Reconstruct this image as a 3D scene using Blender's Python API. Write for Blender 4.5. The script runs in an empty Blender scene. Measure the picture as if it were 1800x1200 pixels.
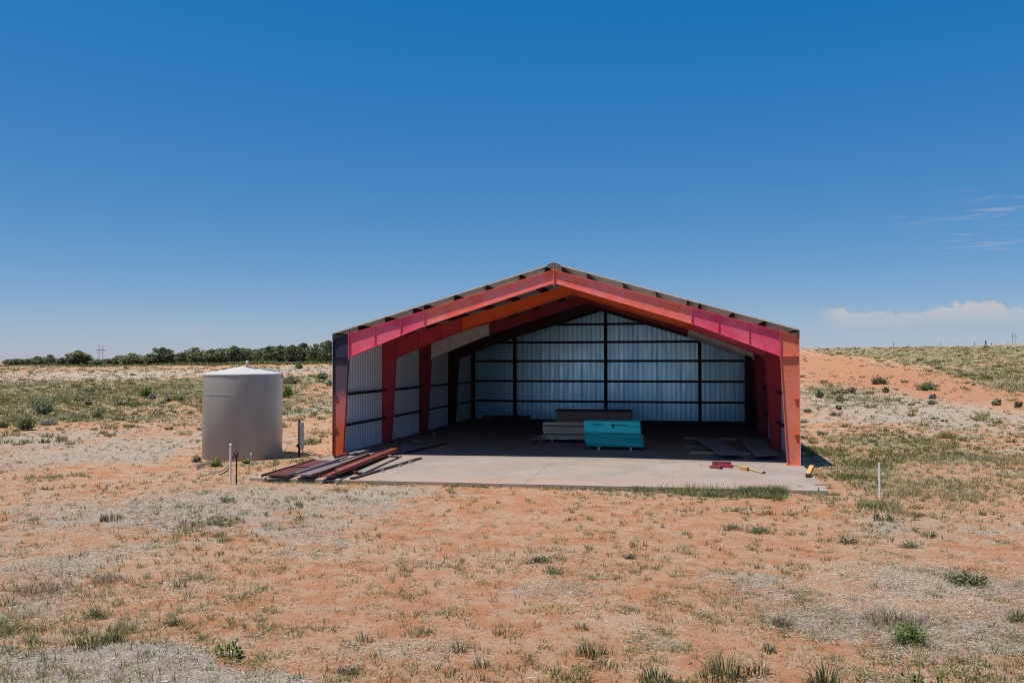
import bpy, bmesh, math, random
import numpy as np
from mathutils import Vector, Matrix
R = math.radians
rng = np.random.default_rng(7)
random.seed(7)
scene = bpy.context.scene
col = scene.collection

# ------------------------------------------------------------------ camera
CAM_H, F, PITCH, ROLL = 3.8, 1506.6, 0.0239, 0.0011
cam_d = bpy.data.cameras.new('camera'); cam = bpy.data.objects.new('camera', cam_d); col.objects.link(cam)
cam_d.sensor_width = 36; cam_d.lens = F / 1800 * 36; cam_d.clip_end = 9000; cam_d.clip_start = 0.1
cam.location = (0, 0, CAM_H)
cam.rotation_euler = (Matrix.Rotation(R(90) + PITCH, 3, 'X') @ Matrix.Rotation(-ROLL, 3, 'Z')).to_euler()
scene.camera = cam

# ------------------------------------------------------------------ noise + terrain
def hash2(ix, iy, seed):
    h = np.sin(ix * 127.1 + iy * 311.7 + seed * 74.7) * 43758.5453
    return h - np.floor(h)
def vnoise(x, y, seed=0):
    ix, iy = np.floor(x), np.floor(y); fx, fy = x - ix, y - iy
    fx = fx * fx * (3 - 2 * fx); fy = fy * fy * (3 - 2 * fy)
    a = hash2(ix, iy, seed); b = hash2(ix + 1, iy, seed); c = hash2(ix, iy + 1, seed); d = hash2(ix + 1, iy + 1, seed)
    return (a * (1 - fx) + b * fx) * (1 - fy) + (c * (1 - fx) + d * fx) * fy
def fbm(x, y, seed=0, oct=4):
    s = 0; a = .5
    for o in range(oct):
        s = s + a * vnoise(x * 2 ** o, y * 2 ** o, seed + o * 13); a *= .5
    return s / (1 - .5 ** oct)
def sstep(a, b, x):
    t = np.clip((x - a) / (b - a), 0, 1); return t * t * (3 - 2 * t)
MOUND = (38.5, 92.0)
def zt(x, y):
    x = np.asarray(x, float); y = np.asarray(y, float)
    r = np.hypot(x, y); az = np.clip(x / np.maximum(y, 1), -1.2, 1.2)
    H = 3.3 + 0.7 * sstep(-.6, -.2, az) + 2.9 * sstep(-.1, .42, az) + .5 * sstep(.42, .7, az)
    la = (x + 7.293) * .98134 - (y - 34.866) * .19229; lb = (x + 7.293) * .19229 + (y - 34.866) * .98134   # barn axes: level pad round the building
    pad = 1 - sstep(1.5, 9, np.maximum(np.maximum(-la, la - 18.15), np.maximum(-lb - 6, lb - 23.6)))
    z = -.1 + H * sstep(38, 205, r) * np.where(y > 0, 1, .3) * (1 - pad)
    z = z - np.maximum(r - 225, 0) * .004 * sstep(.05, .3, az)
    flat = sstep(0, 14, np.hypot((x - 1.5) * .75, y - 38) - 15)
    z = z + flat * ((fbm(x * .09, y * .09, 3) - .5) * .5 * sstep(40, 90, r) + (fbm(x * .5, y * .5, 5) - .5) * .16 + (fbm(x * 2.2, y * 2.2, 8, 3) - .5) * .07)
    mx, my = (x - MOUND[0]) / 13, (y - MOUND[1]) / 11
    z = z + .9 * np.exp(-(mx * mx + my * my) * 1.3) * (1 + .5 * (fbm(x * .25, y * .25, 21) - .5))
    return z
def ray(px, py):
    x, y = px - 900, py - 600
    c, s = math.cos(ROLL), math.sin(ROLL)
    X, Y = c * x - s * y, s * x + c * y
    cp, sp = math.cos(PITCH), math.sin(PITCH)
    d = Vector((X, F * cp + Y * sp, F * sp - Y * cp))
    return d
def G(px, py, z=None):
    """where the sight line of a photo pixel meets the ground (or the level z)"""
    d = ray(px, py)
    if z is not None:
        t = (z - CAM_H) / d.z; return Vector((d.x * t, d.y * t, z))
    Yv = np.geomspace(6, 215, 2500); xv = d.x / d.y * Yv
    hit = np.nonzero(CAM_H + d.z / d.y * Yv <= zt(xv, Yv))[0]
    Yh = Yv[hit[0]] if len(hit) else 212.0
    return Vector((d.x / d.y * Yh, Yh, float(zt(d.x / d.y * Yh, Yh))))
def at(px, Y):
    """ground point at depth Y in the direction of column px"""
    x = (px - 900) / F * Y
    return Vector((x, Y, float(zt(x, Y))))

# ------------------------------------------------------------------ materials
class NT:
    def __init__(s, name):
        s.m = bpy.data.materials.new(name); s.m.use_nodes = True
        s.t = s.m.node_tree; s.n = s.t.nodes; s.l = s.t.links
        s.b = s.n['Principled BSDF']
    def new(s, typ, **k):
        n = s.n.new(typ)
        for a, v in k.items(): setattr(n, a, v)
        return n
    def put(s, sock, v):
        if isinstance(v, bpy.types.NodeSocket): s.l.new(v, sock)
        elif v is not None: sock.default_value = v
    def math(s, op, a, b=None, c=None, clamp=False):
        n = s.new('ShaderNodeMath', operation=op); n.use_clamp = clamp
        for i, v in enumerate((a, b, c)):
            if v is not None: s.put(n.inputs[i], v)
        return n.outputs[0]
    def mix(s, f, a, b, mode='MIX'):
        n = s.new('ShaderNodeMix', data_type='RGBA', blend_type=mode)
        s.put(n.inputs[0], f)
        for i, v in ((6, a), (7, b)):
            s.put(n.inputs[i], v if isinstance(v, bpy.types.NodeSocket) else (*v, 1))
        return n.outputs[2]
    def noise(s, scale, vec=None, detail=4, rough=.6, dist=0):
        n = s.new('ShaderNodeTexNoise'); n.inputs['Scale'].default_value = scale; n.inputs['Detail'].default_value = detail
        n.inputs['Roughness'].default_value = rough; n.inputs['Distortion'].default_value = dist
        if vec is not None: s.l.new(vec, n.inputs['Vector'])
        return n.outputs[0]
    def obj(s, scale=(1, 1, 1), rot=(0, 0, 0)):
        t = s.new('ShaderNodeTexCoord'); m = s.new('ShaderNodeMapping'); m.inputs['Scale'].default_value = scale; m.inputs['Rotation'].default_value = rot
        s.l.new(t.outputs['Object'], m.inputs[0]); return m.outputs[0]
    def ramp(s, v, a, b):
        n = s.new('ShaderNodeMapRange'); n.clamp = True; n.interpolation_type = 'SMOOTHSTEP'
        s.put(n.inputs[0], v); n.inputs[1].default_value = a; n.inputs[2].default_value = b; return n.outputs[0]
    def attr(s, name):
        n = s.new('ShaderNodeAttribute'); n.attribute_name = name; return n
    def bump(s, h, strength=.3, dist=.02):
        n = s.new('ShaderNodeBump'); n.inputs['Strength'].default_value = strength; n.inputs['Distance'].default_value = dist
        s.l.new(h, n.inputs['Height']); s.l.new(n.outputs[0], s.b.inputs['Normal']); return n
    def fin(s, color=None, rough=None, metal=None, spec=None):
        for k, v in (('Base Color', color), ('Roughness', rough), ('Metallic', metal), ('Specular IOR Level', spec)):
            if v is not None:
                if k == 'Base Color' and not isinstance(v, bpy.types.NodeSocket): v = (*v, 1)
                s.put(s.b.inputs[k], v)
        return s.m

def paint(name, c1, c2, rust=(.06, .025, .018), rust_amt=.60, rough=.55, scale=2.2, spec=.35, c3=None):
    t = NT(name); v = t.obj(); st = t.obj((3, 3, .6))
    n = t.noise(scale, v, 6, .65); n2 = t.noise(scale * 5, st, 5, .7); n3 = t.noise(23, v, 4, .7)
    c = t.mix(t.ramp(n, .35, .68), c1, c2)
    if c3: c = t.mix(t.math('MULTIPLY', t.ramp(t.noise(.55, v, 5, .7, .6), .42, .62), .85), c, c3)
    c = t.mix(t.math('MULTIPLY', t.ramp(n2, .48, .66), .42), c, tuple(min(1, x * 1.15 + .045) for x in c1))
    c = t.mix(t.math('MULTIPLY', t.ramp(t.noise(6, t.obj((2, 2, .35)), 6, .75), .56, .72), .4), c, tuple(x * .55 for x in c2))
    c = t.mix(t.math('MULTIPLY', t.ramp(t.math('MULTIPLY', n3, t.math('ADD', n2, .5)), rust_amt, rust_amt + .06), .75), c, rust)
    t.bump(n3, .12, .005)
    return t.fin(c, t.math('ADD', t.math('MULTIPLY', n, .25), rough - .12), spec=spec)
def plain(name, c, c2=None, rough=.7, scale=6, bump=.15, metal=0, stretch=(1, 1, 1), spec=.3):
    t = NT(name); v = t.obj(stretch); n = t.noise(scale, v, 6, .65)
    cc = t.mix(t.ramp(n, .3, .7), c, c2 if c2 else tuple(x * .7 for x in c))
    if bump: t.bump(n, bump, .01)
    return t.fin(cc, rough, metal, spec)

M = {}
M['crimson'] = paint('crimson_paint', (.74, .07, .15), (.62, .05, .115), c3=(.72, .13, .19))
M['orange'] = paint('orange_primer', (.76, .17, .11), (.72, .12, .06), c3=(.76, .22, .22))
M['bright_orange'] = paint('bright_orange_primer', (.78, .115, .012), (.68, .085, .01), c3=(.74, .15, .03))
M['column_orange'] = paint('salmon_orange_primer', (.66, .16, .085), (.70, .22, .14), scale=1.3, c3=(.60, .13, .065))
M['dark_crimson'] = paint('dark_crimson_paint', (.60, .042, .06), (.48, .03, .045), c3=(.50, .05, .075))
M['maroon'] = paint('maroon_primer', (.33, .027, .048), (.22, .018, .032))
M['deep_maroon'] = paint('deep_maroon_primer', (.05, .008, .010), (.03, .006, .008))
M['grey_paint'] = paint('grey_paint', (.78, .74, .70), (.66, .63, .60))
M['dark_steel'] = paint('dark_brown_primer', (.022, .009, .008), (.014, .007, .007), rust=(.03, .012, .008))
M['purlin'] = paint('red_brown_primer', (.05, .018, .014), (.035, .013, .011))
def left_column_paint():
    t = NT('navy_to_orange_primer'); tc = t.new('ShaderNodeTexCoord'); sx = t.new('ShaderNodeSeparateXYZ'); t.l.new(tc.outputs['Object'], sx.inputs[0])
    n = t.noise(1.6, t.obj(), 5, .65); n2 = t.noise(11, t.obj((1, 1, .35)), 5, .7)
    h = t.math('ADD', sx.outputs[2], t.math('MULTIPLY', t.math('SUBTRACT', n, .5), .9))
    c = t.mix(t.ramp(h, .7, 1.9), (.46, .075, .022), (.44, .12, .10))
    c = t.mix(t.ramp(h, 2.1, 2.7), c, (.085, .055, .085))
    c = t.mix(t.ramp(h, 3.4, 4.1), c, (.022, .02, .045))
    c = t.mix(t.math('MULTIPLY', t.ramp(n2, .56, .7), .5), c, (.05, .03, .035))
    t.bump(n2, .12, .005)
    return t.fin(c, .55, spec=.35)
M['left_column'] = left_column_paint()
def galv(name, c1, c2, rough, metal):
    t = NT(name); v = t.obj((1, 1, .12)); n = t.noise(3, v, 5, .6); w = t.noise(70, t.obj(), 3, .6)
    sx = t.new('ShaderNodeSeparateXYZ'); t.l.new(t.obj(), sx.inputs[0]); wn_ = t.new('ShaderNodeTexWhiteNoise'); wn_.noise_dimensions = '1D'
    t.l.new(t.math('FLOOR', t.math('DIVIDE', t.math('ADD', sx.outputs[0], sx.outputs[1]), .9144)), wn_.inputs['W'])
    c = t.mix(t.math('ADD', t.math('MULTIPLY', t.ramp(n, .3, .7), .55), t.math('MULTIPLY', wn_.outputs[0], .45)), c1, c2); c = t.mix(t.math('MULTIPLY', w, .12), c, (.2, .22, .25))
    return t.fin(c, t.math('ADD', t.math('MULTIPLY', n, .2), rough), metal, .5)
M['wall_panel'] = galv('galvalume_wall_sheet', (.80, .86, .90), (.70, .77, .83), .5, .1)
M['back_panel'] = galv('galvalume_back_sheet', (.46, .76, .96), (.28, .54, .78), .2, .92)  # same sheet as the side walls, with blue skylight put into its colour
M['roof_panel'] = galv('galvalume_roof_sheet', (.86, .83, .78), (.78, .75, .71), .45, .0)
M['trim'] = plain('pale_trim', (.62, .60, .58), rough=.5)

def concrete_mat():
    t = NT('dusty_concrete'); v = t.obj(); sx = t.new('ShaderNodeSeparateXYZ'); t.l.new(v, sx.inputs[0])
    n = t.noise(.35, v, 6, .65); n2 = t.noise(2.5, t.obj((.5, 2.2, 1)), 6, .7); n3 = t.noise(30, v, 4, .7); n4 = t.noise(1.1, t.obj((1, 3, 1)), 4, .6, 1)
    c = t.mix(t.ramp(n, .35, .65), (.305, .258, .228), (.245, .212, .19))
    c = t.mix(t.math('MULTIPLY', t.ramp(n2, .50, .62), .55), c, (.20, .165, .14))
    c = t.mix(t.math('MULTIPLY', t.ramp(n4, .56, .66), .5), c, (.40, .23, .14))
    c = t.mix(t.math('MULTIPLY', t.ramp(n3, .62, .70), .55), c, (.15, .125, .11))
    st_ = t.noise(.75, t.obj((.55, 1.5, 1)), 5, .65, .8)
    c = t.mix(t.math('MULTIPLY', t.ramp(st_, .60, .68), .4), c, (.14, .115, .10))
    dust = t.math('MULTIPLY', t.ramp(t.math('ADD', sx.outputs[1], t.math('MULTIPLY', t.math('SUBTRACT', n2, .5), 5)), -3.2, -6.6), .5)
    c = t.mix(t.math('MULTIPLY', dust, t.ramp(n, .3, .6)), c, (.40, .255, .165))
    tyre = t.noise(.9, t.obj((2.2, .12, 1), (0, 0, .08)), 4, .6)
    c = t.mix(t.math('MULTIPLY', t.ramp(tyre, .60, .70), .3), c, (.15, .125, .11))
    # shade under the roof, put into the colour of the inside floor
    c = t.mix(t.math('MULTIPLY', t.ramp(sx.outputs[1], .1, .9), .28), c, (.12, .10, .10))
    jb = t.math('ABSOLUTE', t.math('ADD', sx.outputs[1], 2.9)); c = t.mix(t.math('MULTIPLY', t.math('LESS_THAN', jb, .012), .3), c, (.13, .11, .10))
    for off in (W_ / 2, W_ / 4, W_ * .75):
        d = t.math('ABSOLUTE', t.math('SUBTRACT', sx.outputs[0], off)); c = t.mix(t.math('MULTIPLY', t.math('LESS_THAN', d, .012), .7 if off == W_ / 2 else .25), c, (.12, .10, .09))
    t.bump(n3, .2, .006)
    return t.fin(c, .85, spec=.25)

def ground_mat():
    t = NT('red_soil_with_dry_grass'); v = t.obj()
    dry, green, grav, stri = (t.attr(k).outputs['Fac'] for k in ('dry', 'green', 'gravel', 'stri'))
    red = t.attr('red').outputs['Fac']
    nA = t.noise(.22, v, 6, .62); nB = t.noise(1.3, v, 7, .68, .4); nC = t.noise(7, v, 7, .72, .3); nD = t.noise(34, v, 5, .75); nE = t.noise(120, v, 3, .7)
    ns = t.noise(.55, t.obj((.35, 1.9, 1), (0, 0, .12)), 6, .7, .3)
    c = t.mix(t.ramp(nB, .40, .58), (.43, .205, .105), (.465, .29, .185))
    c = t.mix(t.math('MULTIPLY', t.ramp(nA, .5, .62), .5), c, (.47, .35, .25))
    c = t.mix(t.math('MULTIPLY', t.ramp(nC, .52, .61), .8), c, (.375, .155, .068))
    c = t.mix(t.math('MULTIPLY', t.ramp(t.math('ADD', red, t.math('MULTIPLY', t.math('SUBTRACT', nB, .5), .9)), .25, .8), .7), c, (.39, .18, .095))
    # dry, bleached litter
    dm = t.math('ADD', dry, t.math('ADD', t.math('MULTIPLY', t.math('SUBTRACT', nB, .5), 1.5), t.math('MULTIPLY', t.math('SUBTRACT', nC, .5), 1.9)))
    dm = t.math('ADD', dm, t.math('MULTIPLY', t.math('MULTIPLY', t.math('SUBTRACT', ns, .5), 2.6), stri))
    straw = t.mix(t.ramp(nC, .35, .65), (.475, .415, .335), (.35, .30, .245))
    straw = t.mix(t.math('MULTIPLY', t.ramp(nB, .52, .7), .6), straw, (.34, .29, .235))
    straw = t.mix(t.ramp(nD, .48, .64), straw, (.225, .165, .125))
    c = t.mix(t.math('MULTIPLY', t.ramp(dm, .50, .70), .88), c, straw)
    gm = t.math('ADD', green, t.math('ADD', t.math('MULTIPLY', t.math('SUBTRACT', nC, .5), 1.6), t.math('MULTIPLY', t.math('SUBTRACT', nB, .5), .9)))
    gc = t.mix(t.ramp(nD, .38, .62), (.25, .24, .14), (.13, .14, .065))
    c = t.mix(t.math('MULTIPLY', t.ramp(gm, .5, .75), .75), c, gc)
    vor = t.new('ShaderNodeTexVoronoi'); vor.inputs['Scale'].default_value = 26; t.l.new(v, vor.inputs['Vector'])
    gr = t.mix(t.ramp(nC, .4, .62), (.36, .31, .26), (.30, .255, .21))
    bwn = t.new('ShaderNodeRGBToBW'); t.l.new(vor.outputs['Color'], bwn.inputs[0]); gr = t.mix(.5, gr, bwn.outputs[0], 'SOFT_LIGHT')
    c = t.mix(t.ramp(t.math('ADD', grav, t.math('MULTIPLY', t.math('SUBTRACT', nC, .5), .9)), .4, .6), c, gr)
    c = t.mix(t.math('MULTIPLY', t.ramp(nD, .53, .64), .62), c, (.16, .075, .04))
    c = t.mix(t.math('MULTIPLY', t.ramp(nE, .55, .7), .35), c, (.50, .40, .32))
    h = t.math('ADD', t.math('MULTIPLY', nC, 1.1), t.math('ADD', t.math('MULTIPLY', nD, .75), t.math('MULTIPLY', nE, .3)))
    t.bump(h, .75, .088)
    return t.fin(c, .95, spec=.08)

def veg_mat(name, translucent=.25):
    t = NT(name); a = t.attr('col'); t.l.new(a.outputs['Color'], t.b.inputs['Base Color']); t.b.inputs['Roughness'].default_value = .75
    t.b.inputs['Specular IOR Level'].default_value = .2
    if translucent:
        tr = t.new('ShaderNodeBsdfTranslucent'); t.l.new(a.outputs['Color'], tr.inputs[0])
        mx = t.new('ShaderNodeMixShader'); mx.inputs[0].default_value = translucent
        t.l.new(t.b.outputs[0], mx.inputs[1]); t.l.new(tr.outputs[0], mx.inputs[2]); t.l.new(mx.outputs[0], t.n['Material Output'].inputs[0])
    return t.m
M['veg'] = veg_mat('leaf_and_stalk'); M['stone'] = veg_mat('stone', 0); M['leaf'] = veg_mat('tree_foliage', .15)
M['bark'] = plain('bark', (.09, .065, .05), rough=.9, scale=9)
def tank_mat():
    t = NT('grey_tank_paint'); n = t.noise(1.2, t.obj((1, 1, .25)), 5, .6); n2 = t.noise(7, t.obj((1, 1, .15)), 5, .7)
    tc = t.new('ShaderNodeTexCoord'); sx = t.new('ShaderNodeSeparateXYZ'); t.l.new(tc.outputs['Object'], sx.inputs[0])
    c = t.mix(t.ramp(n, .3, .7), (.315, .315, .30), (.27, .27, .255)); c = t.mix(t.math('MULTIPLY', t.ramp(n2, .54, .72), .22), c, (.2, .18, .165))
    c = t.mix(t.math('MULTIPLY', t.ramp(t.math('ADD', sx.outputs[2], t.math('MULTIPLY', n2, .3)), .5, .12), .45), c, (.36, .25, .18))
    return t.fin(c, .32, spec=.55)
M['tank'] = tank_mat()
M['tank_roof'] = plain('pale_tank_roof', (.46, .445, .43), (.40, .39, .375), rough=.6, scale=2, bump=0)
M['white'] = plain('white_pvc', (.72, .70, .68), (.62, .60, .58), rough=.45, scale=5, bump=0)
M['black'] = plain('black_iron', (.012, .012, .013), (.02, .018, .018), rough=.5)
M['box_grey'] = plain('grey_sheet_metal', (.24, .24, .26), (.19, .19, .21), rough=.55)
M['wood_grey'] = plain('weathered_wood', (.80, .69, .53), (.58, .48, .36), rough=.85, scale=5, stretch=(.25, 3, 8))
M['wood_dark'] = plain('dark_weathered_wood', (.40, .31, .24), (.24, .18, .14), rough=.85, scale=5, stretch=(.25, 3, 8))
M['wood_old'] = plain('old_grey_plank', (.27, .235, .195), (.19, .165, .14), rough=.9, scale=6, stretch=(.3, 3, 3))
M['wood_tan'] = plain('tan_wood', (.86, .74, .55), (.68, .56, .40), rough=.85, scale=5, stretch=(.25, 3, 8))
M['wood_brown'] = plain('brown_weathered_wood', (.50, .39, .29), (.33, .25, .18), rough=.85, scale=5, stretch=(.25, 3, 8))
M['wood_new'] = plain('yellow_wood', (.58, .43, .24), (.47, .33, .17), rough=.8, scale=5, stretch=(.3, 3, 3))
M['wood_amber'] = plain('amber_wood', (.55, .34, .12), (.42, .24, .07), rough=.7, scale=5, stretch=(.3, 3, 3))
M['wood_pale'] = plain('pale_wood', (.52, .46, .38), (.40, .34, .28), rough=.85, scale=5, stretch=(3, .3, 3))
M['teal'] = plain('bright_teal_wrap', (.02, .80, .78), (.01, .68, .68), rough=.3, scale=3, bump=.6, stretch=(.6, 1, 2), spec=.5)
M['teal_dark'] = plain('dark_teal_wrap', (.0, .46, .43), (.0, .38, .38), rough=.35, scale=4, bump=.8, stretch=(.25, 1, 9), spec=.45)
M['ink'] = plain('dark_ink', (.01, .03, .045), rough=.6, bump=0)
M['rust_brown'] = paint('rust_brown_steel', (.115, .028, .018), (.085, .022, .018), scale=3)
M['lavender'] = paint('chalky_mauve_steel', (.20, .155, .16), (.145, .105, .11), scale=3)
M['pink_red'] = paint('faded_red_steel', (.30, .085, .075), (.20, .05, .045), scale=3)
M['orange_steel'] = paint('orange_red_steel', (.33, .085, .045), (.22, .05, .028), scale=3)
M['red_scrap'] = paint('dull_red_steel', (.24, .045, .05), (.17, .03, .035), scale=3)
M['black_steel'] = paint('black_steel_channel', (.035, .03, .028), (.025, .02, .02), scale=3)
M['grey_steel'] = paint('grey_steel_strip', (.24, .235, .24), (.17, .17, .175), scale=3)
M['old_sheet'] = plain('old_grey_sheet', (.34, .29, .32), (.25, .215, .24), rough=.6, scale=3, metal=.1, stretch=(1, .2, 1))
M['block'] = plain('grey_block', (.20, .18, .17), (.14, .125, .12), rough=.9, scale=8)
M['hose'] = plain('pale_green_hose', (.36, .40, .30), rough=.6, bump=0)
M['pole_wood'] = plain('pole_wood', (.06, .05, .045), rough=.9)
M['stick'] = plain('grey_dead_wood', (.27, .235, .215), (.19, .16, .15), rough=.9)

# ------------------------------------------------------------------ mesh helpers
class MB:
    def __init__(s): s.v, s.f = [], []
    def add(s, vs, fs):
        o = len(s.v); s.v += [tuple(p) for p in vs]; s.f += [tuple(i + o for i in f) for f in fs]; return s
    def box(s, x0, y0, z0, x1, y1, z1):
        return s.add([(x0, y0, z0), (x1, y0, z0), (x1, y1, z0), (x0, y1, z0), (x0, y0, z1), (x1, y0, z1), (x1, y1, z1), (x0, y1, z1)],
                     [(3, 2, 1, 0), (4, 5, 6, 7), (0, 1, 5, 4), (1, 2, 6, 5), (2, 3, 7, 6), (3, 0, 4, 7)])
    def prism(s, poly, y0, y1):          # polygon in the x-z plane, pushed along y
        n = len(poly); vs = [(a, y0, z) for a, z in poly] + [(a, y1, z) for a, z in poly]
        return s.add(vs, [tuple(range(n)), tuple(range(2 * n - 1, n - 1, -1))] + [(i, i + n, (i + 1) % n + n, (i + 1) % n) for i in range(n)])
    def strip(s, p, q, t, y0, y1):       # plate along the segment p-q (x-z plane), thickness t to its left
        p, q = Vector(p), Vector(q); d = (q - p).normalized(); n = Vector((-d.y, d.x)) * t
        return s.prism([p, q, q + n, p + n], y0, y1)
    def tube(s, pts, rad, k=8, cap=True):
        pts = [Vector(p) for p in pts]; rads = rad if hasattr(rad, '__len__') else [rad] * len(pts)
        rings = []
        for i, p in enumerate(pts):
            d = (pts[min(i + 1, len(pts) - 1)] - pts[max(i - 1, 0)]).normalized()
            a = d.cross(Vector((0, 0, 1)) if abs(d.z) < .95 else Vector((1, 0, 0))).normalized(); b = d.cross(a)
            rings.append([p + (a * math.cos(2 * math.pi * j / k) + b * math.sin(2 * math.pi * j / k)) * rads[i] for j in range(k)])
        fs = [(i * k + j, i * k + (j + 1) % k, (i + 1) * k + (j + 1) % k, (i + 1) * k + j) for i in range(len(pts) - 1) for j in range(k)]
        if cap: fs += [tuple(range(k - 1, -1, -1)), tuple((len(pts) - 1) * k + j for j in range(k))]
        return s.add([v for r in rings for v in r], fs)
    def lathe(s, prof, k=64):
        n = len(prof); vs = [(r * math.cos(2 * math.pi * j / k), r * math.sin(2 * math.pi * j / k), z) for r, z in prof for j in range(k)]
        return s.add(vs, [(i * k + j, i * k + (j + 1) % k, (i + 1) * k + (j + 1) % k, (i + 1) * k + j) for i in range(n - 1) for j in range(k)])
    def build(s, name, mat, parent=None, smooth=False, bevel=0, loc=None):
        me = bpy.data.meshes.new(name); me.from_pydata(s.v, [], s.f)
        bm = bmesh.new(); bm.from_mesh(me); bmesh.ops.recalc_face_normals(bm, faces=bm.faces); bm.to_mesh(me); bm.free()
        me.materials.append(mat); o = bpy.data.objects.new(name, me); col.objects.link(o)
        if smooth: me.shade_smooth()
        if bevel:
            b = o.modifiers.new('bevel', 'BEVEL'); b.width = bevel; b.segments = 2; b.limit_method = 'ANGLE'
        if parent is not None: o.parent = parent
        if loc is not None: o.location = loc
        return o
def tag(o, label=None, cat=None, group=None, kind=None):
    if label: o['label'] = label
    if cat: o['category'] = cat
    if group: o['group'] = group
    if kind: o['kind'] = kind
    return o
def empty(name, loc, rz=0):
    o = bpy.data.objects.new(name, None); col.objects.link(o); o.location = loc; o.rotation_euler = (0, 0, rz); o.empty_display_size = .2; return o
def copy_tree(o, parent=None):
    c = o.copy(); col.objects.link(c)
    if parent is not None: c.parent = parent
    for ch in list(o.children): copy_tree(ch, c)
    return c
def np_mesh(name, V, T, C, mat, parent=None):
    me = bpy.data.meshes.new(name); n = len(V); m = len(T)
    me.vertices.add(n); me.vertices.foreach_set('co', np.ascontiguousarray(V, np.float32).ravel())
    k = T.shape[1]
    me.loops.add(m * k); me.loops.foreach_set('vertex_index', np.ascontiguousarray(T, np.int32).ravel())
    me.polygons.add(m); me.polygons.foreach_set('loop_start', np.arange(0, m * k, k, dtype=np.int32))
    me.update(calc_edges=True)
    a = me.attributes.new('col', 'FLOAT_COLOR', 'POINT')
    a.data.foreach_set('color', np.concatenate([C, np.ones((n, 1))], 1).astype(np.float32).ravel())
    me.materials.append(mat); me.validate()
    o = bpy.data.objects.new(name, me); col.objects.link(o)
    if parent is not None: o.parent = parent
    return o

# ================================================================== BARN
TH = 0.1935; W_, E_, SL, D_ = 18.15, 4.733, .2904, 23.6
BO = Vector((-7.293, 34.866, 0))
def bw(a, b, z=0):   # barn axes to world
    return Vector((BO.x + a * math.cos(TH) + b * math.sin(TH), BO.y - a * math.sin(TH) + b * math.cos(TH), z))
barn = empty('metal_barn', BO, -TH)
tag(barn, 'open-fronted metal barn with pitched roof on red and orange steel frames', 'barn')
FW, FT = .16, .016
top = lambda a: E_ + SL * min(a, W_ - a)
A1, A2 = .67, 3.86
def mir(pts, right): return [(W_ - a, z) for a, z in pts] if right else pts
def flange(mb, p, q, t, y0, y1, right):   # t>0: to the left of p->q in unmirrored view
    p, q = Vector(p), Vector(q); d = (q - p).normalized(); n = Vector((-d.y, d.x)) * t
    mb.prism(mir([tuple(p), tuple(q), tuple(q + n), tuple(p + n)], right), y0, y1)
BAYS = [i * D_ / 4 for i in range(4)]
def column(b, right, mat, label=None):
    y0, y1, yc = b, b + FW, b + FW / 2
    m = MB(); zk = 4.0
    m.prism(mir([(FT, .02), (.45 - FT, .02), (A1 - FT, zk), (A1 - .024, top(A1)), (FT, E_ - .01)], right), yc - .005, yc + .005)
    flange(m, (0, .02), (0, E_ - .002), -FT, y0, y1, right)
    flange(m, (.45, .02), (A1, zk - .03), FT, y0, y1, right)
    flange(m, (FT + .002, E_ - .002), (A1 - .026, top(A1) - .006), FT, y0, y1, right)
    o = m.build('column', mat, barn)
    if label: o['label'] = label
    MB().prism(mir([(-.02, 0.002), (.50, 0.002), (.50, .02), (-.02, .02)], right), y0 - .03, y1 + .03).build('base_plate', mat, o)
    for ys, ye in ((y0 + .004, yc - .006), (yc + .006, y1 - .004)):
        MB().prism(mir([(FT + .001, zk), (A1 - .03, zk), (A1 - .03, zk + .014), (FT + .001, zk + .014)], right), ys, ye).build('stiffener', mat, o)
    for z in (1.14, 2.44):
        MB().prism(mir([(FT + .001, z), (.185, z), (.185, z + .008), (FT + .001, z + .008)], right), y0 + .006, yc - .006).build('girt_clip', mat, o)
    for a in ():
        pass
    return o
def haunch(b, right, mat, label=None):
    y0, y1, yc = b, b + FW, b + FW / 2; m = MB()
    bot1, bot2 = (A1 + .014, 4.0), (A2 - .013, top(A2) - .63)
    m.prism(mir([(bot1[0], bot1[1] + FT), (bot2[0], bot2[1] + FT), (bot2[0], top(A2) - FT), (bot1[0], top(A1) - FT)], right), yc - .005, yc + .005)
    flange(m, (bot1[0], top(bot1[0]) - FT), (bot2[0], top(bot2[0]) - FT), FT, y0, y1, right)
    flange(m, bot1, bot2, FT, y0, y1, right)
    o = m.build('haunch', mat, barn)
    if label: o['label'] = label
    zb = lambda a: bot1[1] + (bot2[1] - bot1[1]) * (a - bot1[0]) / (bot2[0] - bot1[0])
    for a in (1.77, 2.87):
        for ys, ye in ((y0 + .01, yc - .006), (yc + .006, y1 - .01)):
            MB().prism(mir([(a, zb(a) + FT + .002), (a + .012, zb(a) + FT + .004), (a + .012, top(a) - FT - .002), (a, top(a) - FT - .004)], right), ys, ye).build('stiffener', mat, o)
    # bolted end plates at knee and splice
    kp = MB().prism(mir([(A1 - .012, 3.86), (A1 + .012, 3.86), (A1 + .012, top(A1) + .15), (A1 - .012, top(A1) + .15)], right), y0 - .003, y1 + .003).build('end_plate', mat, o)
    for z in (3.92, 4.12, 4.3, 4.62, 4.84, 5.02):
        for yy in (y0 + .045, y1 - .045):
            MB().prism(mir([(A1 + .013, z), (A1 + .04, z), (A1 + .04, z + .03), (A1 + .013, z + .03)], right), yy - .015, yy + .015).build('bolt', mat, o)
    MB().prism(mir([(A2 - .012, top(A2) - .69), (A2 + .012, top(A2) - .69), (A2 + .012, top(A2) + .03), (A2 - .012, top(A2) + .03)], right), y0 - .002, y1 + .002).build('splice_plate', mat, o)
    return o
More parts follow.
